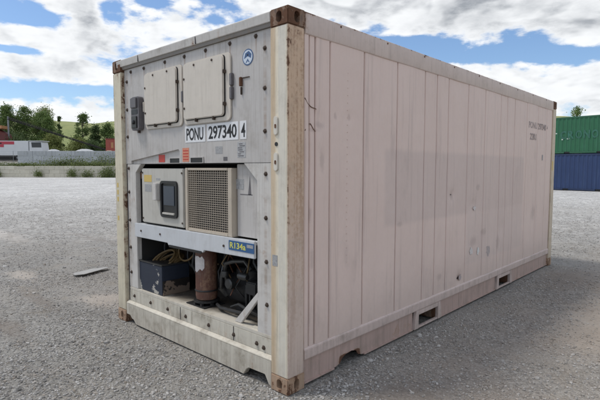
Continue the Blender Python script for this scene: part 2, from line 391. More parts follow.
def text_mesh(s_, bold=0.012, depth=.0012, spacing=1.0):
    c = bpy.data.curves.new('lettering', 'FONT'); c.body = s_; c.size = 1; c.offset = bold; c.extrude = .5; c.space_character = spacing
    c.resolution_u = 3
    o = bpy.data.objects.new('tmp', c); COL.objects.link(o)
    bpy.context.view_layer.update()
    me = bpy.data.meshes.new_from_object(o.evaluated_get(bpy.context.evaluated_depsgraph_get()))
    bpy.data.objects.remove(o); bpy.data.curves.remove(c)
    return me
def lettering(name, s_, a0, a1, z0, z1, plane, at, ma, parent, bold=.012, depth=.0012, spacing=1.0, vertical=False, **tags):
    """flat letters filling a0..a1 by z0..z1 on a front (y) or side (x) plane"""
    me = text_mesh(s_, bold, spacing=spacing)
    co = np.empty(len(me.vertices) * 3); me.vertices.foreach_get('co', co); co = co.reshape(-1, 3)
    lo = co.min(0); hi = co.max(0); t = (co - lo) / np.maximum(hi - lo, 1e-6)
    u = t[:, 0]; v = t[:, 1]
    if vertical: u, v = t[:, 1], 1 - t[:, 0]; u = 1 - u
    out = np.zeros_like(co)
    if plane == 'y': out[:, 0] = a0 + u * (a1 - a0); out[:, 1] = at - t[:, 2] * depth
    else: out[:, 1] = a0 + u * (a1 - a0); out[:, 0] = at + t[:, 2] * depth
    out[:, 2] = z0 + v * (z1 - z0)
    me.vertices.foreach_set('co', out.ravel()); me.update()
    return link(name, me, ma, parent, **tags)

# ================================================================ GROUND
def gnoise(x, y):
    return (np.sin(x * 1.3 + 2 * np.sin(y * .7)) * np.sin(y * 1.1 + 1.7 * np.sin(x * .5)) * .012
            + np.sin(x * 3.7 + y * 1.9 + 2 * np.sin(x * .9)) * .004 + np.sin(y * 5.1 - x * 2.3 + 2 * np.sin(y * 1.3)) * .003)
def gz(x, y):
    x = np.asarray(x, float); y = np.asarray(y, float)
    d = np.hypot(x - CX, y - CY)
    g = gnoise(x, y) * np.clip(1.6 - d / 28, 0, 1)
    dxo = np.maximum(np.maximum(-2.44 - x, x), 0); dyo = np.maximum(np.maximum(-y, y - 6.06), 0)
    dc = np.hypot(dxo, dyo); k = np.clip(dc / .9, 0, 1)
    # tyre track swells on the left yard
    tr = .012 * np.exp(-((y * .9 + x * .25 - .9) / .22) ** 2) - .010 * np.exp(-((y * .9 + x * .25 - 1.35) / .18) ** 2)
    tr *= np.clip((-x - 3.2) / 1.5, 0, 1) * np.clip((14 + x) / 4, 0, 1)
    side = .012 * np.exp(-((x - .10) / .12) ** 2) * (y > 0) * (y < 6)      # gravel banked against the side
    return (g + tr) * (.25 + .75 * k) - .002 + side * .5
def axis(lo, hi, dlo, dhi, step):
    a = list(np.arange(dlo, dhi, step)); s = step; v = dhi
    while v < hi: a.append(v); s *= 1.22; v += s
    a.append(hi); s = step; v = dlo - step; b = []
    while v > lo: b.append(v); s *= 1.22; v -= s
    b.append(lo); return np.array(b[::-1] + a)
ax = axis(-700, 700, -11, 6, .07); ay = axis(-500, 900, -4, 12, .07)
GX, GY = np.meshgrid(ax, ay); GZ = gz(GX, GY)
V = np.stack([GX, GY, GZ], -1).reshape(-1, 3); nx, ny = len(ax), len(ay)
i = (np.arange(ny - 1)[:, None] * nx + np.arange(nx - 1)[None]).ravel()
Fq = np.stack([i, i + 1, i + nx + 1, i + nx], 1)
def mesh_np(name, V, F, smooth=False):
    me = bpy.data.meshes.new(name); k = F.shape[1]
    me.vertices.add(len(V)); me.vertices.foreach_set('co', V.astype(np.float32).ravel())
    me.loops.add(F.size); me.loops.foreach_set('vertex_index', F.astype(np.int32).ravel())
    me.polygons.add(len(F)); me.polygons.foreach_set('loop_start', (np.arange(len(F)) * k).astype(np.int32))
    me.polygons.foreach_set('loop_total', np.full(len(F), k, np.int32))
    me.polygons.foreach_set('use_smooth', np.full(len(F), smooth, bool))
    me.update(); me.validate(); return me
TAN = [(-3.25, .22, .42, .26), (-7.0, 2.75, 1.5, .45), (-5.3, -.05, .5, .18), (1.25, 3.4, .5, 1.3), (-10.5, 1.0, 2.2, .3)]
DARK = [(-2.95, -.85, .6, .13), (-8.3, 2.2, 1.9, .16), (-3.9, -.3, .7, .10), (-12.5, 3.6, 2.0, .2), (.45, 5.2, .35, .9), (.6, .5, .3, .5)]
def spots(t, o, c):
    wob = t.math('MULTIPLY', t.math('SUBTRACT', t.noise(o, 3.5, 6, .65), .5), 1.7)
    for L_, col, amt in ((TAN, (.46, .405, .345), .6), (DARK, (.18, .15, .125), .5)):
        m_ = None
        for x, y, rx, ry in L_:
            d = t.vmath('LENGTH', t.vmath('MULTIPLY', t.vmath('SUBTRACT', o, (x, y, 0)), (1 / rx, 1 / ry, 0)))
            k = t.ramp(t.math('ADD', d, wob), .35, 1.25, amt, 0.)
            m_ = k if m_ is None else t.math('MAXIMUM', m_, k)
        c = t.mix(m_, c, col)
    return c
def ground_mat():
    M, t, b = mat('gravel_ground')
    o = t.new('ShaderNodeTexCoord').outputs['Object']
    dist = t.vmath('LENGTH', t.vmath('SUBTRACT', o, (CX, CY, 0)))
    big = t.noise(o, .55, 6, .62, .4); mid = t.noise(o, 2.6, 6, .6)
    v1 = t.voro(o, 46, 'F1', 'Color'); v1d = t.voro(o, 46, 'F1', 'Distance'); v2 = t.voro(o, 110, 'F1', 'Color')
    g1 = t.sep(v1)[0]; g2 = t.sep(v2)[1]
    st = t.math('ADD', t.math('MULTIPLY', g1, .55), t.math('MULTIPLY', g2, .45))
    c = t.mix(st, (.10, .094, .085), (.40, .385, .355))
    fines = t.mix(g2, (.22, .205, .18), (.36, .34, .31))
    c = t.mix(t.math('MULTIPLY', t.ramp(big, .42, .60), .75), c, fines)
    c = t.mix(t.math('MULTIPLY', t.ramp(mid, .52, .70), .35), c, (.26, .22, .17))
    c = spots(t, o, c)
    # browner ground beside the container, then a paler tone further out
    X, Y, Z = t.sep(o)
    ea = t.math('MULTIPLY', t.ramp(X, -.1, 1.0), t.ramp(t.noise(o, .9, 6, .65), .38, .60, .15, .55))
    c = t.mix(ea, c, (.33, .275, .225))
    far = t.ramp(dist, 9, 36)  # grazing brightness painted in, growing with distance from the camera
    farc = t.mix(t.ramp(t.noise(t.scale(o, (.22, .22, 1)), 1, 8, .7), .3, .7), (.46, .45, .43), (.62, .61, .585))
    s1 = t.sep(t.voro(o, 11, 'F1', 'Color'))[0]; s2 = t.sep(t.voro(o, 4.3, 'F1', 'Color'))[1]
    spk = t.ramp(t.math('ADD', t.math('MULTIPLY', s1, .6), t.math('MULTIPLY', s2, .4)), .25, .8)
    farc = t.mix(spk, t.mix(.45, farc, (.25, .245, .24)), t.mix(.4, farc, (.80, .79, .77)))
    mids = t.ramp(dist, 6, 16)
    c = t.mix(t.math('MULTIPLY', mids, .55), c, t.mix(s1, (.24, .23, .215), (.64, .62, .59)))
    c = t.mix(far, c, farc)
    c = t.mix(t.ramp(t.noise(o, .33, 7, .68,   .6), .44, .60, 0., .17), c, t.mix(1.0, c, (.45, .42, .39), 'MULTIPLY'))
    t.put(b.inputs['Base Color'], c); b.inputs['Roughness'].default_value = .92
    b.inputs['Specular IOR Level'].default_value = .25
    h = t.math('ADD', t.math('SUBTRACT', 1., v1d), t.math('MULTIPLY', t.noise(o, 120, 4, .7), .6))
    t.put(b.inputs['Normal'], t.bump(h, .7, .012))
    return M
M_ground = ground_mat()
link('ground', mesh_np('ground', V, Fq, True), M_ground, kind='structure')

# crushed stones: real geometry, far too many to count
def stone_mat():
    M, t, b = mat('crushed_stone')
    gi = t.new('ShaderNodeNewGeometry').outputs['Random Per Island']
    o = t.new('ShaderNodeTexCoord').outputs['Object']
    big = t.noise(o, .55, 6, .62, .4)
    c = t.mix(t.ramp(gi, 0, 1, 0, 1, False), (.15, .142, .133), (.60, .58, .55))
    gi2 = t.math('FRACT', t.math('MULTIPLY', gi, 37.7))
    c = t.mix(t.ramp(gi2, .78, .95, 0, .5), c, (.42, .33, .24))
    c = t.mix(t.ramp(gi2, .14, .0, 0, .6), c, (.56, .55, .53))
    c = t.mix(t.math('MULTIPLY', t.ramp(big, .42, .62), .30), c, (.40, .37, .32))
    c = t.mix(t.noise(o, 130, 3), c, t.mix(.5, c, (.16, .155, .15)))
    Xs = t.sep(o)[0]
    ea = t.math('MULTIPLY', t.ramp(Xs, -.1, 1.0), t.ramp(t.noise(o, .9, 6, .65), .38, .60, .12, .6))
    c = t.mix(ea, c, (.36, .305, .25))
    c = t.mix(t.ramp(t.noise(o, .33, 7, .68,   .6), .44, .60, 0., .17), c, t.mix(1.0, c, (.5, .47, .44), 'MULTIPLY'))
    t.put(b.inputs['Base Color'], c); b.inputs['Roughness'].default_value = .85
    b.inputs['Specular IOR Level'].default_value = .3
    t.put(b.inputs['Normal'], t.bump(t.noise(o, 160, 3), .4, .003))
    return M
M_stone = stone_mat()
def vnoise(x, y, s, seed):
    r = np.random.default_rng(seed); T = r.random((64, 64)); x = x * s + 100; y = y * s + 100
    xi = np.floor(x).astype(int); yi = np.floor(y).astype(int); fx = x - xi; fy = y - yi
    fx = fx * fx * (3 - 2 * fx); fy = fy * fy * (3 - 2 * fy); g = lambda a, b: T[a % 64, b % 64]
    return (g(xi, yi) * (1 - fx) + g(xi + 1, yi) * fx) * (1 - fy) + (g(xi, yi + 1) * (1 - fx) + g(xi + 1, yi + 1) * fx) * fy
def ico():
    bm = bmesh.new(); bmesh.ops.create_icosphere(bm, subdivisions=1, radius=1)
    v = np.array([x.co[:] for x in bm.verts]); f = np.array([[q.index for q in p.verts] for p in bm.faces]); bm.free(); return v, f
IV, IF = ico()
OV = np.array([(1, 0, 0), (-1, 0, 0), (0, 1, 0), (0, -1, 0), (0, 0, 1), (0, 0, -1)], float)
OF = np.array([(0, 2, 4), (2, 1, 4), (1, 3, 4), (3, 0, 4), (2, 0, 5), (1, 2, 5), (3, 1, 5), (0, 3, 5)])
def spotmask(x, y):
    m_ = np.zeros_like(x)
    for a, b, rx, ry in TAN + DARK: m_ = np.maximum(m_, np.exp(-(((x - a) / rx) ** 2 + ((y - b) / ry) ** 2) * 1.2))
    return m_
def scatter(n, r0, r1, smin, smax, BV, BF, power=1.0):
    a = rad(90) + RNG.uniform(rad(-8), rad(92), n)           # bearings round the camera, wider than the view
    r = (r0 ** (2 - power) + RNG.random(n) * (r1 ** (2 - power) - r0 ** (2 - power))) ** (1 / (2 - power))
    x = CX + r * np.cos(a) ; y = CY + r * np.sin(a)
    ok = ~((x > -2.43) & (x < .012) & (y > -.0) & (y < 6.05))
    cl = vnoise(x, y, 1.1, 3) * .6 + vnoise(x, y, 3.1, 4) * .4
    ok &= (RNG.random(n) < np.clip(1.65 - cl * 1.9, .16, 1)) & (RNG.random(n) < 1 - .85 * spotmask(x, y)) & (RNG.random(n) < np.clip((33 - r) / 21, 0, 1))
    x, y = x[ok], y[ok]; n = len(x)
    s = smin * (smax / smin) ** (RNG.random(n) ** 1.9)
    near = (np.abs(x) < .05) & (y > 0) & (y < 6); s[near] *= .6
    P = BV[None] * (1 + RNG.uniform(-.28, .28, (n, len(BV), 1)))
    P = P * np.stack([RNG.uniform(.8, 1.35, n), RNG.uniform(.65, 1.05, n), RNG.uniform(.45, .85, n)], 1)[:, None]
    # random tilt
    an = RNG.uniform(0, 2 * np.pi, n); tx = RNG.normal(0, .35, n); c, s_ = np.cos(an), np.sin(an)
    ct, stt = np.cos(tx), np.sin(tx)
    Q = P.copy(); Q[..., 1] = P[..., 1] * ct[:, None] - P[..., 2] * stt[:, None]; Q[..., 2] = P[..., 1] * stt[:, None] + P[..., 2] * ct[:, None]
    P = Q.copy(); P[..., 0] = Q[..., 0] * c[:, None] - Q[..., 1] * s_[:, None]; P[..., 1] = Q[..., 0] * s_[:, None] + Q[..., 1] * c[:, None]
    P *= s[:, None, None]
    P[..., 0] += x[:, None]; P[..., 1] += y[:, None]; P[..., 2] += (gz(x, y) + s * .22)[:, None]
    Fo = (BF[None] + (np.arange(n) * len(BV))[:, None, None]).reshape(-1, 3)
    return P.reshape(-1, 3), Fo
a1 = scatter(92000, 1.2, 7.5, .0052, .0135, IV, IF, 1.1)
a2 = scatter(120000, 7.0, 33, .0075, .018, OV, OF, 1.35)
a3 = scatter(260, 1.5, 12, .016, .032, IV, IF, .8)
VV = np.concatenate([a1[0], a2[0], a3[0]])
FF = np.concatenate([a1[1], a2[1] + len(a1[0]), a3[1] + len(a1[0]) + len(a2[0])])
link('gravel', mesh_np('gravel', VV, FF), M_stone, kind='stuff', label='loose grey crushed gravel covering the yard')

# ================================================================ REEFER CONTAINER (near corner at the origin)
RC = root('reefer_container', 'weathered pinkish white refrigerated shipping container with open machinery bay at its grey front end', 'shipping container')
H, L, Wd = 2.591, 6.058, 2.438
# corner castings with real apertures
def casting_mesh(dark=False):
    b = MB().box(-.086, .084, -.086, .084, 0, .118).mesh('casting', .007, 2)
    o = bpy.data.objects.new('tmpc', b); COL.objects.link(o)
    cut = []
    def cutter(mb):
        c = bpy.data.objects.new('tmpk', mb.mesh('k')); COL.objects.link(c); cut.append(c)
        md = o.modifiers.new('b', 'BOOLEAN'); md.object = c; md.operation = 'DIFFERENCE'; md.solver = 'EXACT'
    hole = rrect(-.026, .026, .022, .096, .0255, 5)
    for a, b2 in ((-.1, -.03), (.03, .1)):
        cutter(MB().prism(hole, 'y', a, b2)); cutter(MB().prism(hole, 'x', a, b2))
    bpy.context.view_layer.update()
    me = bpy.data.meshes.new_from_object(o.evaluated_get(bpy.context.evaluated_depsgraph_get()))
    for c in cut: bpy.data.objects.remove(c)
    bpy.data.objects.remove(o)
    me.name = 'corner_casting'
    return me
cm = casting_mesh(); cmd = cm.copy()
cm.materials.clear(); cm.materials.append(M_cast); cmd.materials.clear(); cmd.materials.append(M_castdark)
for x in (-.084 + .003, -Wd + .084 - .001):
    for y in (.083, L - .081):
        for z in (0, H - .118):
            top_near = z > 1
            link('corner_casting', cmd if top_near else cm, None, RC, (x, y, z + (.001 if z else 0)),
                 **({'label': 'dark rusted corner casting'} if top_near else {}))
# corner posts
MB().prism([(-.165, .0), (-.009, .0), (0, .009), (0, .155), (-.02, .165), (-.165, .165)], 'z', .1185, 2.4735).obj('corner_post', M_post, RC, .004, 2, True, label='cream corner post with a rusty edge')
MB().box(-2.438, -2.273, 0, .165, .1185, 2.4735).obj('corner_post', M_postL, RC, .008, 2, True)
for x0 in (-.165, -2.438): MB().box(x0, x0 + .165, L - .165, L, .1185, 2.4735).obj('corner_post', M_postB, RC, .008, 2, True)
# lashing lugs and little plate on the near post
for z0, z1 in ((1.765, 1.891), (1.525, 1.650)):
    o = MB().prism(rrect(-.128, -.088, z0, z1, .0195), 'y', -.010, .001).obj('lashing_plate', M_lockplate, RC, .003)
    MB().prism(rrect(-.116, -.100, z0 + .045, z0 + .072, .007), 'y', -.0125, -.009).obj('rust_slot', M_castdark, o)
MB().lathe((-.107, 0, 1.705), [(.014, -.004), (.014, 0)], 12, 'y').obj('bolt_hole', M_black, RC)
MB().box(-.148, -.098, -.0015, .001, .878, .954).obj('sticker', M_gst, RC, label='worn grey square sticker on the post')
for k, z in enumerate((1.35, 1.28, 1.21, 1.02)):
    MB().box(-2.40, -2.372, -.0015, .001, z, z + .045).obj('sticker', M_yel, RC, label='small faded yellow sticker on the left post')

# --- top rails
ft = MB().prism([(.0, 2.518), (-.006, 2.578), (.010, 2.591), (.12, 2.591), (.12, 2.518)], 'x', -2.354, -.166).obj('front_top_rail', M_header, RC, .003, 2, True)
MB().prism([(.018, 2.494), (.010, 2.5175), (.12, 2.5175), (.12, 2.494)], 'x', -2.354, -.166).obj('rail_lip', M_lipshade, ft)
for x in (-1.02, -1.93): MB().box(x, x + .007, -.0075, .004, 2.520, 2.576).obj('weld_seam', M_caulk, RC)
MB().prism([(-.006, 2.445), (.0, 2.458), (.0, 2.583), (-.008, 2.591), (-.10, 2.591), (-.10, 2.445)], 'y', .1675, L - .1655).obj('side_top_rail', M_rail, RC, .003, 2, True)
MB().box(-2.437, -2.35, .1675, L - .1655, 2.445, 2.591).obj('side_top_rail', M_rail, RC, .004)
MB().box(-2.27, -.166, L - .10, L - .002, 2.48, 2.590).obj('rear_top_rail', M_rail, RC, .004)
MB().box(-2.348, -.102, .122, L - .102, 2.53, 2.578).obj('roof', M_rail, RC)
for y in np.arange(.55, 5.9, .62):
    MB().cyl((-.003, y, 2.568), (.0035, y, 2.568), .008, n=8).obj('rivet', M_castdark, RC) if random.random() < .8 else None
# --- side panels: one sheet each, rolled edges, dents
def side_strip(name, y0, y1, z0, z1, x, ma, dents=(), ny=10, nz=60):
    g = .0055; ys = np.concatenate([[y0 + g, y0 + g, y0 + g + .003, y0 + g + .009], np.linspace(y0 + .02, y1 - .02, ny), [y1 - g - .009, y1 - g - .003, y1 - g, y1 - g]])
    dp = np.concatenate([[.022, .008, .003, .0], np.zeros(ny), [0, .004, .009, .022]])
    zs = np.linspace(z0, z1, nz); Yg, Zg = np.meshgrid(ys, zs); D = np.tile(dp, (nz, 1)).astype(float)
    wave = .0034 * np.sin(Zg * 2.3 + y0 * 9) * np.sin((Yg - y0) / (y1 - y0) * math.pi) + .0012 * np.sin(Zg * 6.1 + Yg * 3)
    D += wave * (D < .002)
    for (dy_, dz_, ry, rz_, dep) in dents: D += 1.9 * dep * np.exp(-((Yg - dy_) / ry) ** 2 - ((Zg - dz_) / rz_) ** 2) * (D < .012)
    P = np.stack([x - D, Yg, Zg], -1).reshape(-1, 3); n = len(ys)
    q_ = (np.arange(nz - 1)[:, None] * n + np.arange(n - 1)[None]).ravel()
    me = mesh_np(name, P, np.stack([q_, q_ + 1, q_ + n + 1, q_ + n], 1), True); me.set_sharp_from_angle(angle=rad(50))
    return link(name, me, ma, RC)
SEAMS = [.166, .222, .284, .444, .866, 1.356, 1.842, 2.081, 2.329, 2.798, 3.264, 3.747, 3.969, 4.240, 4.714, 5.197, 5.608, 5.893]
DENTS = {3: [(.332, 1.869, .05, .06, .007), (.36, 1.60, .03, .09, .006)], 4: [(.68, 1.931, .025, .025, .006), (.511, 1.925, .02, .03, .006), (.60, 1.2, .09, .3, .004)],
         2: [(.23, 1.219, .03, .05, .006), (.25, 1.86, .03, .08, .008)], 8: [(2.443, 1.269, .045, .045, .012), (2.661, .358, .05, .05, .012)],
         5: [(1.05, .9, .12, .4, .004)], 9: [(3.0, 1.14, .08, .06, .007)], 11: [(3.85, .8, .06, .1, .005)], 7: [(2.2, .75, .05, .12, .006)], 13: [(4.4, 1.0, .1, .2, .005)]}
for k in range(len(SEAMS) - 1):
    wdt = SEAMS[k + 1] - SEAMS[k]
    side_strip('side_panel', SEAMS[k], SEAMS[k + 1], .282, 2.447, -.011 if k > 2 else -.008 - .003 * (k % 2), M_side,
               sum([DENTS.get(j, []) for j in (k, k + 1)], []) if wdt > .1 else DENTS.get(k, []), ny=max(4, int(wdt / .035)))
MB().box(-.06, -.028, .166, L - .166, .25, 2.45).obj('panel_backing', M_caulk, RC)
# row of rivets
rv = MB()
for z in np.arange(.55, 2.3, .055): rv.cyl((-.0135, .655, z), (-.0095, .655, z), .0035, n=6)
rv.obj('rivet_row', M_side, RC, kind='stuff')
for pts_ in ([(.172, 2.02), (.20, 1.985), (.235, 1.965), (.29, 1.955)], [(.175, 1.80), (.20, 1.845), (.23, 1.85), (.26, 1.815), (.28, 1.80)], [(.18, 1.74), (.195, 1.80), (.20, 1.83)]):
    MB().tube([(-.0085, y, z) for y, z in pts_], .003, 5).obj('scratch', M_castdark, RC)
# drips / sticker remnants on the side
def blotch(y, z, ry, rz_, ma, label=None):
    n = 14; pts = [(y + ry * (1 + random.uniform(-.55, .2)) * math.cos(2 * math.pi * k / n), z + rz_ * (1 + random.uniform(-.55, .2)) * math.sin(2 * math.pi * k / n)) for k in range(n)]
    MB().prism(pts, 'x', -.0105, -.0085).obj('sticker', ma, RC, **({'label': label} if label else {}))
blotch(3.153, .591, .045, .05, M_wht, 'white torn sticker low on the side'); blotch(3.45, .56, .07, .07, M_pst2, 'grey sticker remnant'); blotch(2.956, .61, .05, .05, M_pst)
blotch(2.68, .365, .035, .035, M_pst2); blotch(3.02, 1.10, .05, .03, M_pst)
# faint old marking near the rear
lettering('lettering', 'PONU 297340 4', 4.80, 5.68, 2.115, 2.205, 'x', -.0095, M_faint, RC, .006, .0012, label='faded container number high on the side')
lettering('lettering', '22R1', 4.86, 5.13, 1.955, 2.045, 'x', -.0095, M_faint, RC, .006, .0012, label='faded size code high on the side')
MB().box(-.004, .0012, 5.92, 5.975, 1.52, 1.66).obj('sticker', M_yel, RC, label='yellow sticker on the rear post')
MB().box(-.0105, -.0085, 5.44, 5.475, 1.67, 1.75).obj('sticker', M_gst, RC)
# --- bottom side rail: flange, web with fork pockets
MB().prism([(-.006, .198), (.0, .205), (.0, .272), (-.012, .284), (-.06, .284), (-.06, .198)], 'y', .1675, L - .1655).obj('side_bottom_rail', M_brail, RC, .003, 2, True)
def web(y0, y1, notch=None):
    bot = .028
    if notch:
        a, b2 = notch
        pts = [(y0, bot), (a - .05, bot), (a, bot + .012), (a + .03, bot + .045), (a + .07, bot + .062), (a + .15, bot + .07), (b2 - .01, bot + .055), (b2 + .02, bot + .016), (b2 + .07, bot), (y1, bot), (y1, .2), (y0, .2)]
    else: pts = [(y0, bot), (y1, bot), (y1, .2), (y0, .2)]
    MB().prism(pts, 'x', -.034, -.026).obj('rail_web', M_bweb, RC, 0)
    MB().box(-.030 - .03, -.012, y0 + .01, (y1 - .01) if not notch else notch[0] - .08, bot - .008, bot + .004).obj('rail_lip', M_bweb, RC, .002)
    if notch: MB().box(-.060, -.012, notch[1] + .09, y1 - .01, bot - .008, bot + .004).obj('rail_lip', M_bweb, RC, .002)
web(.1675, 1.70, (.60, .82)); web(2.26, 3.74); web(4.30, L - .1655)
for p0, p1 in ((1.70, 2.26), (3.74, 4.30)):
    ys0, ys1 = p0 + .085, p1 - .085
    MB().prism([(p0, .022), (ys0, .022), (ys0, .2), (p0 + .035, .2)], 'x', -.036, -.004).obj('pocket_gusset', M_brail, RC, .003)
    MB().prism([(p1, .022), (ys1, .022), (ys1, .2), (p1 - .035, .2)][::-1], 'x', -.036, -.004).obj('pocket_gusset', M_brail, RC, .003)
    MB().box(-.036, -.005, ys0 + .001, ys1 - .001, .152, .1965).obj('pocket_lintel', M_brail, RC, .003)
    MB().box(-.036, -.008, ys0 + .001, ys1 - .001, .022, .040).obj('pocket_strap', M_brail, RC, .003)
    for a in (ys0 - .006, ys1): MB().box(-1.2, -.037, a, a + .006, .02, .19).obj('fork_pocket_wall', M_castdark, RC)
    MB().box(-1.2, -.037, ys0, ys1, .153, .160).obj('fork_pocket_roof', M_castdark, RC)
MB().box(-2.43, -2.38, .1675, L - .1655, .03, .284).obj('side_bottom_rail', M_brail, RC, .004)
MB().box(-2.37, -.062, .09, L - .05, .16, .196).obj('underframe', M_castdark, RC)
MB().box(-2.42, -2.40, .166, L - .166, .282, 2.446).obj('side_wall', M_side, RC)
for k in range(2):
    x0 = -2.27 + k * 1.053
    d = MB().box(x0, x0 + 1.05, L - .06, L - .02, .16, 2.48).obj('rear_door', M_rail, RC, .006)
    for xx in (.3, .75): MB().cyl((x0 + xx, L - .005, .2), (x0 + xx, L - .005, 2.46), .016).obj('lock_rod', M_steel, d)
MB().box(-2.27, -.166, L - .12, L - .03, .03, .158).obj('rear_sill', M_brail, RC, .004)

# --- front end
PY = .035
# upper panel with a shallow wedge recess at its lower left
fp = MB().prism([(-2.272, 1.583), (-2.165, 1.583), (-2.165, 1.612), (-1.345, 1.703), (-1.325, 1.690), (-1.325, 1.583), (-.166, 1.583), (-.166, 2.493), (-2.272, 2.493)], 'y', PY, PY + .03).obj('front_panel', M_front, RC, .002)
MB().box(-2.17, -1.32, PY + .020, PY + .028, 1.5835, 1.705).obj('recessed_sheet', M_front, RC)
MB().prism([(-2.25, .364), (-2.088, .364), (-2.088, 1.4985), (-1.985, 1.5815), (-2.25, 1.5815)], 'y', PY + .001, PY + .05).obj('side_stile', M_white, RC, .003)
MB().prism([(-.168, .350), (-.345, .350), (-.345, 1.455), (-.49, 1.5815), (-.168, 1.5815)], 'y', PY + .001, PY + .05).obj('side_stile', M_white, RC, .003)
MB().box(-2.272, -.166, PY + .0, PY + .012, 1.5830, 1.5831 + .0).obj('panel_lip', M_front, RC)
MB().box(-2.272, -2.251, PY + .004, PY + .02, .21, 1.5825).obj('edge_trim', M_caulk, RC)
MB().box(-1.690, -1.590, PY + .017, PY + .0198, 1.596, 1.662).obj('sticker', M_red, RC, label='small red sticker above the controller')
MB().box(-1.278, -1.182, PY - .0015, PY + .001, 1.596, 1.712).obj('sticker', M_orange, RC, label='pale orange warning sticker above the grille')
for k in range(4): MB().box(-1.268, -1.192, PY - .0025, PY - .001, 1.612 + k * .024, 1.621 + k * .024).obj('sticker_line', M_red, RC)
for a, b2, yo in ((-1.500, -1.335, .020), (-1.153, -.975, 0.0)):
    yy = PY + yo
    s_ = MB().box(a, b2, yy - .012, yy - .001, 1.628, 1.634).box(a, b2, yy - .012, yy - .001, 1.5838, 1.588).box(a, a + .006, yy - .012, yy - .001, 1.5882, 1.6278).box(b2 - .006, b2, yy - .012, yy - .001, 1.5882, 1.6278).obj('vent_slot', M_front, RC)
    MB().box(a + .0065, b2 - .0065, yy - .006, yy - .0012, 1.5884, 1.6276).obj('slot_opening', M_black, s_)

# access lids
def lid(x0, x1, z0, z1, ix0, ix1, iz0, iz1, bolts, latch_side):
    fr = MB().prism(rrect(x0, x1, z0, z1, .045), 'y', PY - .014, PY - .0005).obj('access_lid', M_cream, RC, .004, 2, True)
    MB().prism(rrect(ix0 - .002, ix1 + .006, iz0 - .007, iz1 + .002, .030), 'y', PY - .0165, PY - .0142).obj('lid_gasket', M_black, fr)
    MB().prism(rrect(ix0, ix1, iz0, iz1, .028), 'y', PY - .036, PY - .0168).obj('lid_cover', M_cream, fr, .006, 2, True)
    for x, z in bolts:
        big = (x > ix1 - .03) or (z < iz0 + .03)
        if big: MB().box(x - .008, x + .008, PY - .040, PY - .014, z - .013, z + .013).obj('clip', M_bolt, fr, .003)
        else: MB().lathe((x, 0, z), [(.0095, PY - .0355), (.0095, PY - .041), (.005, PY - .043)], 10, 'y').obj('lid_bolt', M_bolt, fr)
    for z in (z0 + .20, z0 + .30) if latch_side else (z0 + .24,):
        MB().box(x1 - .006, x1 + .024, PY - .024, PY - .001, z - .045, z + .045).obj('hinge', M_latch, fr, .004)
    return fr
lid(-1.858, -1.252, 1.895, 2.405, -1.836, -1.312, 1.932, 2.39,
    [(-1.815, 2.265), (-1.815, 2.04), (-1.675, 2.365), (-1.445, 2.367), (-1.305, 2.265), (-1.305, 2.03), (-1.434, 1.922), (-1.663, 1.922)], False)
lid(-1.228, -.614, 1.898, 2.402, -1.206, -.680, 1.938, 2.388,
    [(-1.188, 2.266), (-1.188, 2.03), (-1.047, 2.362), (-.811, 2.365), (-.671, 2.263), (-.671, 2.025), (-.806, 1.927), (-1.036, 1.927)], True)
# bolts round the front frame
bolt_me = MB().lathe((0, 0, 0), [(.018, 0), (.018, -.003), (.011, -.005), (.011, -.012), (.008, -.014)], 6, 'y').mesh('bolt')
bolt_me.materials.append(M_bolt)
BOLTS = [(-2.135, 2.459), (-1.889, 2.459), (-1.529, 2.461), (-1.229, 2.461), (-.935, 2.462), (-.634, 2.462), (-.346, 2.463),
         (-.254, 2.366), (-.256, 2.096), (-.255, 1.801), (-.250, 1.504), (-.250, 1.195), (-.246, .884), (-.242, .576),
         (-2.218, 2.375), (-2.222, 2.107), (-2.222, 1.846), (-2.218, 1.540), (-2.22, 1.308), (-2.214, 1.032), (-2.212, .762), (-2.208, .513)]
for x, z in BOLTS: link('bolt', bolt_me, None, RC, (x, PY + (.001 if z < 1.58 else 0), z))
# little run of grime under some bolts is left to the paint; bolt cap with washer is enough
# latch box left of the lids
lb = MB().prism(rrect(-2.060, -1.905, 1.895, 2.205, .03), 'y', PY - .05, PY - .0005).obj('latch_box', M_latch, RC, .006, 2, True)
MB().box(-2.045, -1.935, PY - .066, PY - .051, 2.10, 2.195).obj('flap', M_latch, lb, .006)
MB().box(-2.045, -1.935, PY - .053, PY - .0495, 2.045, 2.085).obj('latch_recess', M_black, lb)
MB().box(-2.035, -1.94, PY - .062, PY - .051, 1.915, 2.025).obj('latch_plate', M_steel, lb, .004)
MB().lathe((-1.987, PY - .062, 1.97), [(.02, 0), (.02, -.012), (.012, -.016)], 12, 'y').obj('keyhole', M_black, lb)
MB().box(-1.995, -1.975, PY - .02, PY - .001, 1.872, 1.894).obj('latch_pin', M_bolt, lb)
MB().box(-1.893, -1.872, PY - .02, PY - .001, 2.06, 2.15).obj('latch_strike', M_cream, lb, .003)
# number
for a, b2, s_ in ((-1.232, -.952, 'PONU'), (-.928, -.545, '297340'), (-.524, -.452, '4')):
    pl = MB().box(a, b2, PY - .0022, PY - .0004, 1.755, 1.888).obj('number_plate', M_plate, RC)
    w0 = {'PONU': (-1.213, -.976), '297340': (-.907, -.561), '4': (-.510, -.464)}[s_]
    lettering('lettering', s_, w0[0], w0[1], 1.770, 1.872, 'y', PY - .0022, M_ink, pl, .022, .0008, .95)
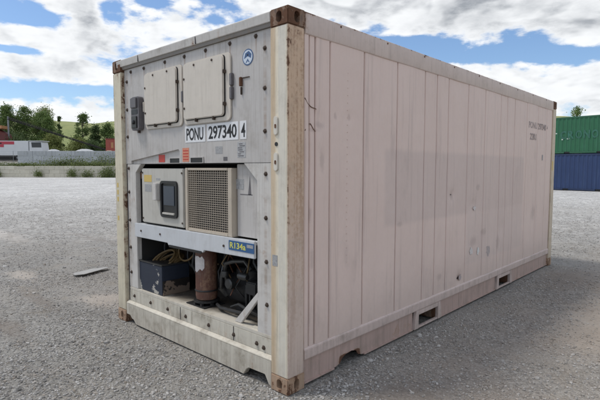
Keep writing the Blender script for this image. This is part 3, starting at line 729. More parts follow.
# emblem
em = MB().lathe((-.432, PY, 2.333), [(.058, -.0004), (.058, -.0022)], 28, 'y').obj('emblem', M_embl, RC, label='round blue and white emblem')
MB().lathe((-.432, PY, 2.333), [(.050, -.0022), (.050, -.0032)], 28, 'y').obj('emblem_disc', M_emblp, em)
MB().prism([(-.470, 2.325), (-.456, 2.362), (-.420, 2.374), (-.392, 2.350), (-.398, 2.322), (-.432, 2.340)], 'y', PY - .0042, PY - .0032).obj('emblem_mark', M_embl, em)
MB().prism([(-.455, 2.292), (-.432, 2.322), (-.409, 2.292), (-.424, 2.298), (-.432, 2.308), (-.440, 2.298)], 'y', PY - .0042, PY - .0032).obj('emblem_mark', M_embl, em)
MB().prism([(-.442, 2.350), (-.424, 2.354), (-.430, 2.338)], 'y', PY - .0052, PY - .0042).obj('emblem_mark', M_ink, em)
# small catch
ct = MB().box(-.512, -.488, PY - .022, PY - .001, 2.135, 2.200).obj('catch', M_castdark, RC, .004)
MB().box(-.506, -.494, PY - .014, PY - .001, 2.075, 2.130).obj('catch_tongue', M_bolt, ct, .003)
MB().box(-.486, -.415, PY - .006, PY - .001, 2.190, 2.197).obj('catch_wire', M_bolt, ct)
for a, b2, c_, d_, ma, lab in ((-.556, -.462, 1.622, 1.735, M_spk, 'worn speckled label'), (-.822, -.735, 1.656, 1.711, M_gst, 'faded grey label'), (-.723, -.675, 1.600, 1.630, M_latch, 'small dark label')):
    MB().box(a, b2, PY - .0015, PY + .0005, c_, d_).obj('sticker', ma, RC, label=lab)
for k in range(7):
    z = 1.632 + k * .0145; x = -.55 + random.random() * .02
    MB().box(x, x + random.uniform(.03, .065), PY - .0025, PY - .0014, z, z + .006).obj('sticker_line', M_latch, RC)

# recess: back, sides
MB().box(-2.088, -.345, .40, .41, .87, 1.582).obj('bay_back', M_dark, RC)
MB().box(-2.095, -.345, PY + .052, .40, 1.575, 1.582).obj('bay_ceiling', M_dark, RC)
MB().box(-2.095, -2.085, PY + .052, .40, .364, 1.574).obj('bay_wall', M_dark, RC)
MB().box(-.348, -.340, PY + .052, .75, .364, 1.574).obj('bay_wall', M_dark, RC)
MB().box(-.6115, -.3485, .075, .095, 1.028, 1.574).obj('side_cover', M_front, RC, .003)
MB().box(-.628, -.533, .0735, .0755, 1.385, 1.462).obj('sticker', M_gst, RC, label='faded grey square sticker')
MB().prism([(-.484, 1.347), (-.450, 1.347), (-.464, 1.487)], 'y', .0735, .0755).obj('sticker', M_latch, RC, label='tall dark triangular mark')
MB().box(-.575, -.437, .0735, .0755, 1.345, 1.351).obj('sticker_line', M_latch, RC)
# controller box
cb = MB().box(-1.992, -1.290, .045, .38, 1.030, 1.540).obj('controller_box', M_ctrl, RC, .008, 2, True)
ring = MB()
o_ = rrect(-1.640, -1.372, 1.105, 1.430, .035); i_ = rrect(-1.618, -1.394, 1.127, 1.408, .022); n = len(o_)
vs = [(x, .028, z) for x, z in o_] + [(x, .028, z) for x, z in i_] + [(x, .0445, z) for x, z in o_] + [(x, .0445, z) for x, z in i_]
fs = [(k, (k + 1) % n, n + (k + 1) % n, n + k) for k in range(n)] + [(k, 2 * n + k, 2 * n + (k + 1) % n, (k + 1) % n) for k in range(n)] + [(n + k, n + (k + 1) % n, 3 * n + (k + 1) % n, 3 * n + k) for k in range(n)]
ring.add(vs, fs).obj('display_bezel', M_black, cb)
MB().box(-1.615, -1.397, .040, .0447, 1.13, 1.405).obj('display_recess', M_black, cb)
MB().box(-1.590, -1.420, .034, .0395, 1.215, 1.385).obj('display_screen', M_scr, cb)
MB().box(-1.600, -1.410, .022, .0395, 1.132, 1.150).obj('display_shelf', M_ctrl, cb, .003)
MB().prism(rrect(-1.725, -1.655, 1.25, 1.412, .014), 'y', -.002, .0445).obj('handle', M_white, cb, .007, 2, True)
MB().box(-1.945, -1.808, .0437, .046, 1.415, 1.480).obj('sticker', M_yel, cb)
MB().box(-1.932, -1.815, .0437, .046, 1.325, 1.392).obj('sticker', M_gst, cb)
MB().box(-1.730, -1.660, .0437, .046, 1.432, 1.452).obj('sticker', M_gst, cb)
for z in (1.07, 1.50):
    for x in (-1.97, -1.31): MB().lathe((x, .045, z), [(.009, 0), (.009, -.005)], 8, 'y').obj('screw', M_bolt, cb)
MB().box(-2.084, -2.02, .08, .12, 1.44, 1.50).obj('bracket', M_castdark, RC)
MB().box(-2.070, -2.050, .09, .11, 1.05, 1.40).obj('conduit', M_castdark, RC)
# condenser grille
gf = MB().box(-1.243, -1.205, .030, .16, 1.020, 1.545).box(-.672, -.620, .030, .16, 1.020, 1.545).box(-1.2045, -.6725, .030, .16, 1.525, 1.545).box(-1.2045, -.6725, .030, .16, 1.020, 1.046).obj('grille', M_grille, RC, .004)
MB().box(-1.204, -.673, .12, .16, 1.047, 1.524).obj('condenser_coil', M_coil, gf)
wm = MB()
NX, NZ = 19, 27
for k in range(1, NZ): z = 1.046 + k * (.479 / NZ); wm.box(-1.206, -.671, .038, .043, z - .0022, z + .0022)
for k in range(1, NX): x = -1.205 + k * (.533 / NX); wm.box(x - .0028, x + .0028, .0435, .047, 1.046, 1.525)
wm.obj('wire_mesh', M_mesh, gf, kind='stuff')
MB().box(-1.288, -1.245, .10, .16, 1.03, 1.545).obj('gap_cover', M_dark, RC)
# cross beam
bm_ = MB().prism([(-2.084, .884), (-1.505, .884), (-1.485, .862), (-.975, .862), (-.955, .884), (-.349, .893), (-.349, 1.020), (-2.084, 1.016)], 'y', .012, .034).obj('cross_beam', M_beam, RC, .004, 2, True)
MB().box(-2.084, -.349, .0345, .09, .990, 1.012).obj('beam_flange', M_beam, bm_)
MB().box(-1.47, -.99, .006, .0118, .852, .872).obj('beam_guard', M_iron, bm_)
MB().box(-.636, -.350, .009, .0118, .930, 1.002).obj('label_plate', M_rbl, bm_)
lettering('lettering', 'R134a', -.622, -.440, .944, .990, 'y', .009, M_ylw, bm_, .02, .0008)
MB().box(-.428, -.360, .0082, .009, .966, .990).obj('label_patch', M_gst, bm_)
for x in (-1.96, -1.62, -.70): MB().lathe((x, .012, .95), [(.010, 0), (.010, -.006)], 8, 'y').obj('screw', M_bolt, bm_)
# lower bay
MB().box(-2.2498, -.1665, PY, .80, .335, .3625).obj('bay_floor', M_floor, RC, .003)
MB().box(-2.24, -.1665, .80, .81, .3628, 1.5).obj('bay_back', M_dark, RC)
MB().box(-2.2498, -.1665, PY - .001, PY + .015, .222, .3345).obj('sill_flange', M_sill, RC, .003)
for a in (-1.35, -.62): MB().box(a, a + .006, PY - .004, PY - .001, .226, .334).obj('sill_joint', M_caulk, RC)
# bottom beam with cut-outs beside the castings
MB().prism([(-2.272, .085), (-2.20, .085), (-2.165, .055), (-2.13, .050), (-2.09, .014), (-.465, .014), (-.435, .060), (-.41, .078), (-.235, .082), (-.195, .020), (-.166, .012), (-.166, .196), (-2.272, .196)], 'y', .004, .05).obj('front_sill', M_sill, RC, .004, 2, True)
MB().prism([(.004, .1965), (.004, .202), (.030, .2215), (.05, .2215), (.05, .1965)], 'x', -2.272, -.166).obj('sill_cap', M_sill, RC, .002, 2, True)
for x, z in ((-2.155, .270), (-1.848, .262), (-1.550, .262), (-1.264, .258), (-.934, .258), (-.614, .258), (-.350, .258), (-.275, .245)):
    link('bolt', bolt_me, None, RC, (x, PY - .001, z + .012))
# diagonal brace
MB().prism([(-.349, .660), (-.349, .600), (-.560, .364), (-.640, .364)], 'y', .06, .085).obj('diagonal_brace', M_white, RC, .004)
MB().box(-.43, -.355, .055, .088, .3628, .372).obj('brace_foot', M_sill, RC)
# electrical box, dark blue, scratched
eb = MB().box(-2.09, -1.672, .055, .35, .3635, .640).obj('battery_box', M_bluechip, RC, .006, 2, True, label='dark blue electrical box with scraped paint')
MB().box(-1.671, -1.6665, .058, .345, .366, .50).obj('scraped_side', make_chip('peeled_side_paint', (.022, .018, .016), (.20, .15, .115), .57, 8), eb)
MB().box(-2.075, -1.69, .075, .335, .6405, .644).obj('opening_shade', M_black, eb)  # black sheet on the closed top paints in the dark inside
MB().box(-2.09, -1.672, .050, .064, .6405, .652).box(-2.09, -1.672, .341, .355, .6405, .652).box(-2.09, -2.078, .0645, .3405, .6405, .652).box(-1.684, -1.672, .0645, .3405, .6405, .652).obj('box_rim', M_steel, eb)
# cable coils
def coil(c, r, tilt, turns, ma, rr=.011):
    pts = []
    for k in range(int(22 * turns) + 1):
        a = 2 * math.pi * k / 22; u = r * math.cos(a) * (1 + .04 * math.sin(k * .7)); v_ = r * math.sin(a)
        pts.append((c[0] + u, c[1] + .010 * math.sin(k * .35) + v_ * math.sin(tilt) + k * .0012, c[2] + v_ * math.cos(tilt)))
    MB().tube(pts, rr, 7).obj('power_cable', ma, RC, 0, smooth=True)
coil((-1.86, .17, .665), .125, .9, 2.6, M_cable); coil((-1.83, .22, .655), .105, 1.1, 2.4, M_cable)
coil((-1.92, .30, .77), .11, .15, 1.3, M_cable2, .012); coil((-1.66, .30, .77), .11, .3, 1.3, M_cable, .009); coil((-1.56, .36, .74), .15, .2, .9, M_cable2, .012)
MB().tube([(-1.50, .3, .95), (-1.47, .28, .8), (-1.50, .27, .65), (-1.42, .3, .5), (-1.36, .35, .42)], .014).obj('hose', M_cable2, RC, smooth=True)
MB().tube([(-1.43, .4, .95), (-1.40, .36, .8), (-1.44, .33, .62), (-1.40, .4, .46)], .011).obj('hose', M_cable, RC, smooth=True)
MB().tube([(-1.96, .4, .95), (-1.93, .36, .8), (-1.86, .33, .72), (-1.80, .34, .82), (-1.76, .38, .95)], .010).obj('hose', M_cable, RC, smooth=True)
# receiver tank
tk = MB().lathe((-1.175, .19, 0), [(.06, .405), (.088, .42), (.094, .45), (.094, .905), (.088, .94), (.06, .96)], 28).obj('receiver_tank', M_tank, RC, 0, smooth=True)
MB().lathe((-1.175, .19, 0), [(.098, .49), (.101, .497), (.098, .504)], 28).obj('tank_band', M_iron, tk, 0, smooth=True)
lbv = []; 
for k in range(7):
    a = rad(-118 + k * 12); lbv.append((-1.175 + .0955 * math.cos(a), .19 + .0955 * math.sin(a)))
zt = [.775, .80, .795, .80, .785, .80, .77]; zb = [.66, .665, .655, .672, .69, .675, .70]
MB().add([(x, y, z) for (x, y), z in zip(lbv, zb)] + [(x, y, z) for (x, y), z in zip(lbv, zt)], [(k, k + 1, 8 + k, 7 + k) for k in range(6)]).obj('tank_label', M_pst, tk, label='torn pale label')
tb = MB().lathe((-1.175, .19, 0), [(.112, .395), (.112, .412)], 20)
for a in (200, 250, 300, 350, 80): tb.box(-1.175 + .1 * math.cos(rad(a)) - .012, -1.175 + .1 * math.cos(rad(a)) + .012, .19 + .1 * math.sin(rad(a)) - .012, .19 + .1 * math.sin(rad(a)) + .012, .3635, .394)
tb.box(-1.33, -1.06, .08, .30, .364, .372)
tb.obj('tank_stand', M_iron, tk, .003)
# compressor
cp = MB().lathe((-.70, .36, .53), [(.05, -.36), (.09, -.345), (.10, -.30), (.125, -.28), (.125, -.02), (.14, 0), (.14, .22), (.12, .25)], 22, 'x').obj('compressor', M_iron, RC, 0, smooth=True)
MB().lathe((-1.05, .36, .53), [(.062, 0), (.062, -.02), (.03, -.03)], 16, 'x').obj('shaft_cover', M_steel, cp, 0, smooth=True)
MB().box(-.86, -.52, .25, .47, .3635, .41).obj('compressor_foot', M_iron, cp, .006)
for k, x in enumerate((-.86, -.72, -.58)):
    MB().lathe((x, .34, 0), [(.055, .62), (.058, .64), (.058, .70), (.045, .715)], 14).obj('cylinder_head', M_iron, cp, 0, smooth=True)
for k in range(5): MB().box(-.66 + k * .045, -.645 + k * .045, .19, .5, .45, .62).obj('cooling_fin', M_iron, cp)
MB().tube([(-.93, .22, .60), (-.93, .20, .70), (-.90, .19, .76), (-.80, .19, .79), (-.70, .22, .80), (-.62, .22, .74)], .017).obj('pipe', M_steel, cp, 0, smooth=True)
MB().tube([(-1.0, .22, .50), (-.97, .19, .56), (-.96, .19, .66), (-.99, .24, .76), (-1.02, .3, .9)], .013).obj('pipe', M_steel, cp, 0, smooth=True)
MB().tube([(-.55, .2, .95), (-.53, .17, .82), (-.46, .17, .74), (-.45, .2, .6), (-.42, .24, .45)], .012).obj('pipe', M_cable2, cp, 0, smooth=True)
MB().tube([(-.80, .16, .42), (-.68, .14, .47), (-.55, .14, .44), (-.44, .18, .40)], .012).obj('pipe', M_cable2, cp, 0, smooth=True)
M_cop = simple('tarnished_copper', (.16, .075, .045), .45, .6, .3, 12)
for k, (x0, y0) in enumerate(((-1.62, .55), (-1.55, .60), (-1.45, .52), (-1.36, .62), (-.98, .55), (-.90, .62), (-.42, .48), (-.50, .58))):
    MB().tube([(x0, y0, .96), (x0 + .03, y0 - .02, .80), (x0 - .02, y0 - .03, .66), (x0 + .04, y0, .52), (x0 + .02, y0 + .02, .364)], .011 + .004 * (k % 3), 8).obj('pipe', (M_cop, M_cable2, M_iron)[k % 3], RC, 0, smooth=True)
for k in range(7):
    pts = [(-1.02 + .09 * k + .03 * math.sin(j * 2 + k), .24 + .05 * math.sin(j * 1.3 + k * 2), .92 - j * .085) for j in range(6)]
    MB().tube(pts, .006, 6).obj('wire', (M_cable2, M_cable, M_cop)[k % 3], RC, 0, smooth=True)
for k in range(4):
    pts = [(-1.62 + .08 * k, .30 + .02 * k, .95), (-1.60 + .07 * k, .27, .86 - .02 * k), (-1.52 + .05 * k, .30, .78 - .03 * k), (-1.42, .36, .70 - .03 * k), (-1.30, .42, .66)]
    MB().tube(pts, .007, 6).obj('wire', (M_cable, M_cable2)[k % 2], RC, 0, smooth=True)
mo = MB().lathe((-1.50, .62, .47), [(.06, -.14), (.10, -.12), (.10, .12), (.06, .14)], 20, 'x').obj('fan_motor', M_iron, RC, 0, smooth=True)
MB().box(-1.60, -1.40, .56, .68, .3635, .40).obj('motor_foot', M_iron, mo)
MB().box(-1.98, -1.80, .55, .70, .75, .98).obj('relay_box', M_iron, RC, .01)
MB().box(-.58, -.36, .60, .74, .66, .92).obj('relay_box', M_latch, RC, .01)
MB().tube([(-1.0, .17, .40), (-.90, .13, .40), (-.74, .12, .41), (-.58, .15, .405)], .014, 8).obj('pipe', M_iron, RC, 0, smooth=True)
MB().lathe((-.84, .185, .60), [(.035, -.03), (.045, -.02), (.045, .02), (.03, .035)], 14, 'y').obj('gauge_valve', M_steel, cp, 0, smooth=True)
MB().lathe((-.93, .20, .66), [(.03, -.02), (.033, 0), (.03, .03)], 12).obj('valve', M_steel, cp, 0, smooth=True)
MB().lathe((-.66, .17, .69), [(.025, -.05), (.03, -.03), (.03, .03), (.02, .05)], 12, 'x').obj('valve', M_steel, cp, 0, smooth=True)
MB().box(-.62, -.50, .16, .26, .56, .66).obj('terminal_box', M_iron, cp, .008)
MB().tube([(-1.02, .30, .46), (-.98, .25, .48), (-1.00, .21, .54)], .03, 12).obj('pipe', M_steel, cp, 0, smooth=True)

# ================================================================ debris board on the gravel
pts = [(-4.66, .44), (-4.60, .55), (-4.78, .98), (-4.86, 1.02), (-4.95, .80), (-4.86, .52), (-4.78, .46)]
db = MB().prism([(x + 4.8, y - .7) for x, y in pts], 'z', 0, .009).mesh('broken_board', .002)
o = link('broken_board', db, M_slat, None, (-4.8, .7, float(gz(-4.8, .7)) + .028), label='flat pale broken board lying on the gravel left of the container', category='debris')
o.rotation_euler = (rad(1.5), rad(-3.5), 0)

# ================================================================ STACKED CONTAINERS, right
def corr_paint(name, base, fade):
    M, t, b = mat(name); o = t.new('ShaderNodeTexCoord').outputs['Object']
    n = t.noise(o, 1.1, 6, .65); st = t.noise(t.scale(o, (6, 6, .6)), 1, 6, .65)
    c = t.mix(n, tuple(k * .8 for k in base), tuple(k * 1.2 for k in base))
    c = t.mix(t.ramp(st, .5, .75, 0, .45), c, fade)
    c = t.mix(t.ramp(t.noise(o, 5, 8, .7), .66, .70), c, (.12, .05, .03))
    t.put(b.inputs['Base Color'], c); b.inputs['Roughness'].default_value = .55
    return M
M_grn = corr_paint('green_container_paint', (.018, .115, .052), (.05, .16, .10))
M_blu = corr_paint('blue_container_paint', (.018, .040, .115), (.05, .085, .17))
M_gfr = corr_paint('green_frame_paint', (.02, .10, .05), (.05, .14, .09)); M_bfr = corr_paint('blue_frame_paint', (.015, .030, .08), (.04, .07, .14))
M_ghost = simple('faded_blue_grey_print', (.030, .125, .085), .6, 0, .5, 4); M_gw = simple('weathered_white_print', (.45, .55, .48), .6, 0, .5, 6)
def dry_container(name, label, z, mw, mf, text):
    c = root(name, label, 'shipping container', (-8.85, 35.35, z), rad(-5), 'containers stacked at the far side')
    LL = 6.058
    pts = []; x = .17; per = .278
    while x + per < LL - .16:
        pts += [(x, .0), (x + .072, .0), (x + .14, .036), (x + .21, .036)]; x += per
    for yy, sgn in ((.012, 1), (2.426, -1)):
        vs = []; fs = []
        for a, d in pts: vs += [(a, yy + sgn * d, .16), (a, yy + sgn * d, 2.48)]
        fs = [(2 * k, 2 * k + 2, 2 * k + 3, 2 * k + 1) for k in range(len(pts) - 1)]
        MB().add(vs, fs).obj('corrugated_wall', mw, c)
    for xx in (0, LL - .165):
        for yy in (0, 2.273): MB().box(xx, xx + .165, yy, yy + .165, .119, 2.472).obj('corner_post', mf, c, .008)
        for yy in (0, 2.276):
            for zz in (0, 2.473): MB().box(xx - .001, xx + .166, yy - .003, yy + .165, zz, zz + .118).obj('corner_casting', mf, c, .006)
    for yy in (0, 2.37):
        MB().box(.1655, LL - .1655, yy, yy + .06, 2.481, 2.588).obj('top_rail', mf, c, .004)
        MB().box(.1655, 1.8, yy, yy + .06, .04, .159).obj('bottom_rail', mf, c, .004)
        MB().box(2.16, 3.84, yy, yy + .06, .04, .159).obj('bottom_rail', mf, c, .004); MB().box(4.2, LL - .1655, yy, yy + .06, .04, .159).obj('bottom_rail', mf, c, .004)
        for a in (1.8, 3.84): MB().box(a, a + .36, yy + .001, yy + .05, .145, .159).obj('fork_pocket', mf, c)
    for a in (1.8, 3.84): MB().box(a + .002, a + .358, .052, 2.36, .05, .144).obj('pocket_interior', M_black, c)
    for xx in (.05, LL - .09): MB().box(xx, xx + .04, .166, 2.27, .16, 2.48).obj('end_wall', mw, c)
    MB().box(.06, LL - .06, .061, 2.36, 2.54, 2.57).obj('roof', mf, c)
    MB().box(.06, LL - .06, .061, 2.36, .145, .16).obj('floor', mf, c)
    if text == 'g':
        for s_, a0, a1 in (('C', 1.42, 1.80), ('R', 1.90, 2.30), ('O', 2.40, 2.80), ('N', 2.90, 3.30), ('O', 3.40, 3.80), ('S', 3.90, 4.25)):
            lettering('lettering', s_, a0 + .1, a1 + .1, 1.05, 1.62, 'y', .010, M_ghost, c, .03, .002)
        MB().box(4.50, 5.7, .0085, .0105, 2.08, 2.17).obj('lettering', M_gw, c)
        MB().box(4.75, 5.6, .0085, .0105, 1.1, 1.9).obj('faded_logo', M_ghost, c)
        for xx, zz in ((1.6, .98), (1.95, 1.02), (2.02, 1.04), (1.2, 1.42)): MB().box(xx, xx + .10, .0080, .0100, zz, zz + .08).obj('paint_chip', M_gw, c)
    else:
        MB().box(4.86, 4.94, .0085, .0105, .95, 2.15).obj('painted_stripe', M_wht, c)
    return c
dry_container('dry_container', 'blue corrugated shipping container on the ground, under the green one', 0.0, M_blu, M_bfr, 'b')
dry_container('dry_container', 'green corrugated shipping container stacked on top of the blue one', 2.594, M_grn, M_gfr, 'g')

# ================================================================ FAR YARD
F2 = Vector((-math.sin(YAW), math.cos(YAW), 0)); R3 = Vector((math.cos(YAW), math.sin(YAW), 0)); C0 = Vector((CX, CY, 0))
YR = YAW                                  # the walls run square to this bearing
def yard(lat, dist, z=0): p = C0 + F2 * dist + R3 * lat; return (p.x, p.y, z)
def terr_z(d): return 1.75 + np.clip((d - 78) / 16, 0, 1) * 1.35
# terrace (raised yard) and hill
n_ = 30; ds = np.concatenate([[76.9], np.linspace(77.2, 96, 12), [110, 130, 160]]); ls = np.linspace(-120, 14, 78)
P = []
for d in ds:
    for l in ls:
        p = yard(l, d); P.append((p[0], p[1], ((-.1 if d < 77 else float(terr_z(d))) + .05 * math.sin(l * .9 + d)) * min(1, max(0, (8 - l) / 14)) - .05))
P = np.array(P); n = len(ls); q_ = (np.arange(len(ds) - 1)[:, None] * n + np.arange(n - 1)[None]).ravel()
def grassmat(name, a, b2, c3, s=.15):
    M, t, b = mat(name); o = t.new('ShaderNodeTexCoord').outputs['Object']
    nn = t.noise(o, s, 8, .65); n2 = t.noise(o, s * 9, 6, .7)
    c = t.mix(t.ramp(nn, .35, .65), a, b2); c = t.mix(t.ramp(n2, .5, .7, 0, .6), c, c3)
    t.put(b.inputs['Base Color'], c); b.inputs['Roughness'].default_value = .9
    t.put(b.inputs['Normal'], t.bump(n2, .6, .5)); return M
M_terr = grassmat('terrace_soil', (.24, .23, .20), (.32, .30, .27), (.10, .12, .05), .4)
M_hill = grassmat('hill_grass', (.19, .225, .075), (.26, .275, .10), (.11, .15, .055), .03)
link('terrace', mesh_np('terrace', P, np.stack([q_, q_ + 1, q_ + n + 1, q_ + n], 1), True), M_terr, kind='structure')
azs = np.radians(np.linspace(-130, 60, 150)); rs = np.concatenate([np.linspace(135, 300, 34), [360, 450, 600]])
P = []
for r in rs:
    for a in azs:
        k = np.clip((r - 140) / 120, 0, 1); k = k * k * (3 - 2 * k)
        top = 24.3 + 1.6 * math.sin(a * 7 + 1) + 1.2 * math.sin(a * 17)
        z = 1.5 + k * top * (r / 260 if r > 260 else 1) * (.6 + .4 * min(1, 300 / r)) + .8 * math.sin(a * 40 + r * .05) * k
        if r > 300: z = min(z, 1.5 + top * 1.0 - (r - 300) * .05)
        P.append((CX + r * math.sin(a), CY + r * math.cos(a), z - (3 if r < 136 else 0)))
P = np.array(P); n = len(azs); q_ = (np.arange(len(rs) - 1)[:, None] * n + np.arange(n - 1)[None]).ravel()
link('hill', mesh_np('hill', P, np.stack([q_, q_ + 1, q_ + n + 1, q_ + n], 1)[:, ::-1], True), M_hill, kind='structure')

# block walls: one object per block
def blockmat(name, a, b2, dark):
    M, t, b = mat(name); o = t.new('ShaderNodeTexCoord').outputs['Object']
    rnd = t.new('ShaderNodeObjectInfo').outputs['Random']
    wv = t.vmath('ADD', o, t.comb(t.math('MULTIPLY', rnd, 50), 0.0, 0.0))
    nn = t.noise(wv, 1.5, 7, .65)
    c = t.mix(nn, a, b2); c = t.mix(t.math('MULTIPLY', rnd, .35), c, dark)
    c = t.mix(t.ramp(t.noise(t.scale(wv, (5, 5, .8)), 1, 5, .6), .52, .72, 0, .5), c, dark)
    t.put(b.inputs['Base Color'], c); b.inputs['Roughness'].default_value = .85
    t.put(b.inputs['Normal'], t.bump(nn, .4, .05)); return M
M_blkA = blockmat('beige_block', (.50, .47, .38), (.64, .60, .50), (.30, .28, .22))
M_blkB = blockmat('grey_block', (.42, .44, .45), (.56, .58, .59), (.26, .27, .27))
def block_wall(label, lat0, lat1, dist, z0, bw, bh, courses, ma, depth=.7):
    wl = root('block_wall', label, 'wall', yard(lat0, dist, z0), YR)
    me = MB().box(.008, bw - .008, 0, depth, .008, bh - .004).mesh('block', .03, 1); me.materials.append(ma)
    core = MB().box(.05, lat1 - lat0 - .05, .05, depth - .06, 0, bh * courses - .04).obj('mortar_core', ma, wl)
    nb = int((lat1 - lat0) / bw)
    for c in range(courses):
        off = (c % 2) * bw * .5
        for k in range(nb - (c % 2)):
            if c == courses - 1 and random.random() < .04: continue
            link('block', me, None, wl, (k * bw + off, random.uniform(-.03, .03), c * bh))
    return wl
block_wall('low beige concrete block wall along the far edge of the gravel, weeds growing over it', -62, -2, 76.1, -.02, 1.6, .62, 3, M_blkA)
block_wall('upper grey concrete block wall on the raised bank behind the beige wall', -50.2, -8, 84, 1.9, 1.7, .88, 3, M_blkB)

# wire fence on the terrace
M_galv = simple('galvanised_steel', (.24, .25, .26), .5, .5, .2, 5)
fn = root('wire_fence', 'thin grey wire fence with steel posts between the two block walls', 'fence', yard(-62, 80.5, 1.9), YR)
pm = MB().cyl((0, 0, 0), (0, 0, 2.6), .035, n=6).mesh('fence_post'); pm.materials.append(M_galv)
for k in range(12): link('fence_post', pm, None, fn, (k * 3.3, 0, -.1))
for k in range(6): MB().box(0, 36.3, -.006, .006, .2 + k * .44, .212 + k * .44).obj('fence_wire', M_galv, fn)

# white truck
M_twh = simple('white_truck_paint', (.62, .63, .64), .45, 0, .08, 1); M_glass = simple('dark_window_glass', (.02, .025, .03), .1, 0, .1, 1)
M_sgn = simple('red_sign_paint', (.45, .045, .07), .5, 0, .1, 1); M_rubber = simple('tyre_rubber', (.02, .02, .02), .8)
tr = root('box_truck', 'long white box truck with red sign panel and dark cab window', 'truck', yard(-66.5, 91, 3.0), YR)
MB().box(0, 14.3, 0, 2.5, .9, 3.72).obj('cargo_box', M_twh, tr, .04)
MB().prism([(14.42, .5), (17.0, .5), (17.05, 1.9), (16.8, 3.5), (14.42, 3.6)], 'y', .05, 2.45).obj('cab', M_twh, tr, .06)
MB().box(14.3, 17.1, -.05, 2.5, 3.62, 3.74).obj('cab_visor', M_twh, tr, .03)
MB().prism([(14.95, 2.45), (16.78, 2.45), (16.72, 3.42), (14.85, 3.42)], 'y', .035, .052).obj('cab_window', M_glass, tr)
MB().box(14.29, 14.41, .3, 2.2, .8, 3.5).obj('cab_gap', M_black, tr)
MB().box(7.0, 11.6, -.03, -.002, 3.02, 3.60).obj('sign_panel', M_sgn, tr)
MB().box(8.6, 9.6, -.05, -.032, 2.5, 3.0).obj('sign_board', M_sgn, tr); MB().box(7.6, 9.2, -.036, -.031, 3.10, 3.36).obj('sign_print', M_ink, tr)
MB().box(0, 14.3, .2, 2.3, .7, .89).obj('chassis', M_black, tr)
for x in (1.4, 2.7, 12.2, 15.7):
    for y in (.02, 2.18): wl_ = MB().lathe((x, y, .5), [(.5, 0), (.5, .3)], 18, 'y').obj('wheel', M_rubber, tr); MB().lathe((x, y, .5), [(.25, -.01), (.25, .31)], 12, 'y').obj('rim', M_galv, wl_)

# crane with its boom lowered
M_crr = simple('dark_red_machine', (.13, .03, .025), .6, 0, .3, 1); M_cro = simple('orange_cab', (.45, .22, .10), .6, 0, .2, 1); M_boom = simple('boom_steel', (.018, .015, .016), .6, .3, .2, 2)
cr = root('lattice_crane', 'dark red crane with a long thin lattice boom sloping down in front of the trees', 'crane', yard(-63.0, 100, 3.1), YR)
MB().box(-3.2, 2.2, -.2, 2.6, 1.1, 3.4).prism([(-3.2, 3.4), (1.6, 3.4), (.8, 5.6), (-1.2, 6.6), (-3.2, 6.3)], 'y', .2, 2.2).obj('crane_body', M_crr, cr, .05)
MB().box(-3.0, .4, -.4, 2.4, 6.65, 7.3).obj('crane_cab', M_cro, cr, .05); MB().box(-2.6, -.9, -.45, -.41, 5.7, 6.5).obj('cab_window', M_glass, cr)
MB().box(.9, 1.15, .8, 1.05, 3.0, 9.3).obj('mast', M_galv, cr)
for y in (-.5, 2.2): MB().prism(rrect(-3.6, 2.6, -.1, 1.05, .5), 'y', y, y + .7).obj('track', M_rubber, cr, .03)
bo = MB(); A = Vector((1.0, .9, 8.9)); B_ = Vector((21.6, .9, 2.3)); dn = (B_ - A).normalized(); nu = dn.cross(Vector((0, 1, 0)))  .normalized() * .18; nw = Vector((0, .2, 0))
for s1 in (-1, 1):
    for s2 in (-1, 1): bo.cyl(A + nu * s1 + nw * s2, B_ + nu * s1 * .5 + nw * s2, .065, n=5)
NB = 26
for k in range(NB):
    p = A.lerp(B_, k / NB); p2 = A.lerp(B_, (k + 1) / NB); t0 = 1 - .5 * k / NB; s1 = 1 if k % 2 else -1
    for s2 in (-1, 1): bo.cyl(p + nu * s1 * t0 + nw * s2, p2 - nu * s1 * t0 + nw * s2, .045, n=4)
bo.obj('boom', M_boom, cr)
MB().cyl((1.0, .9, 9.3), (11.2, .9, 6.1), .03, n=4).obj('boom_cable', M_boom, cr)

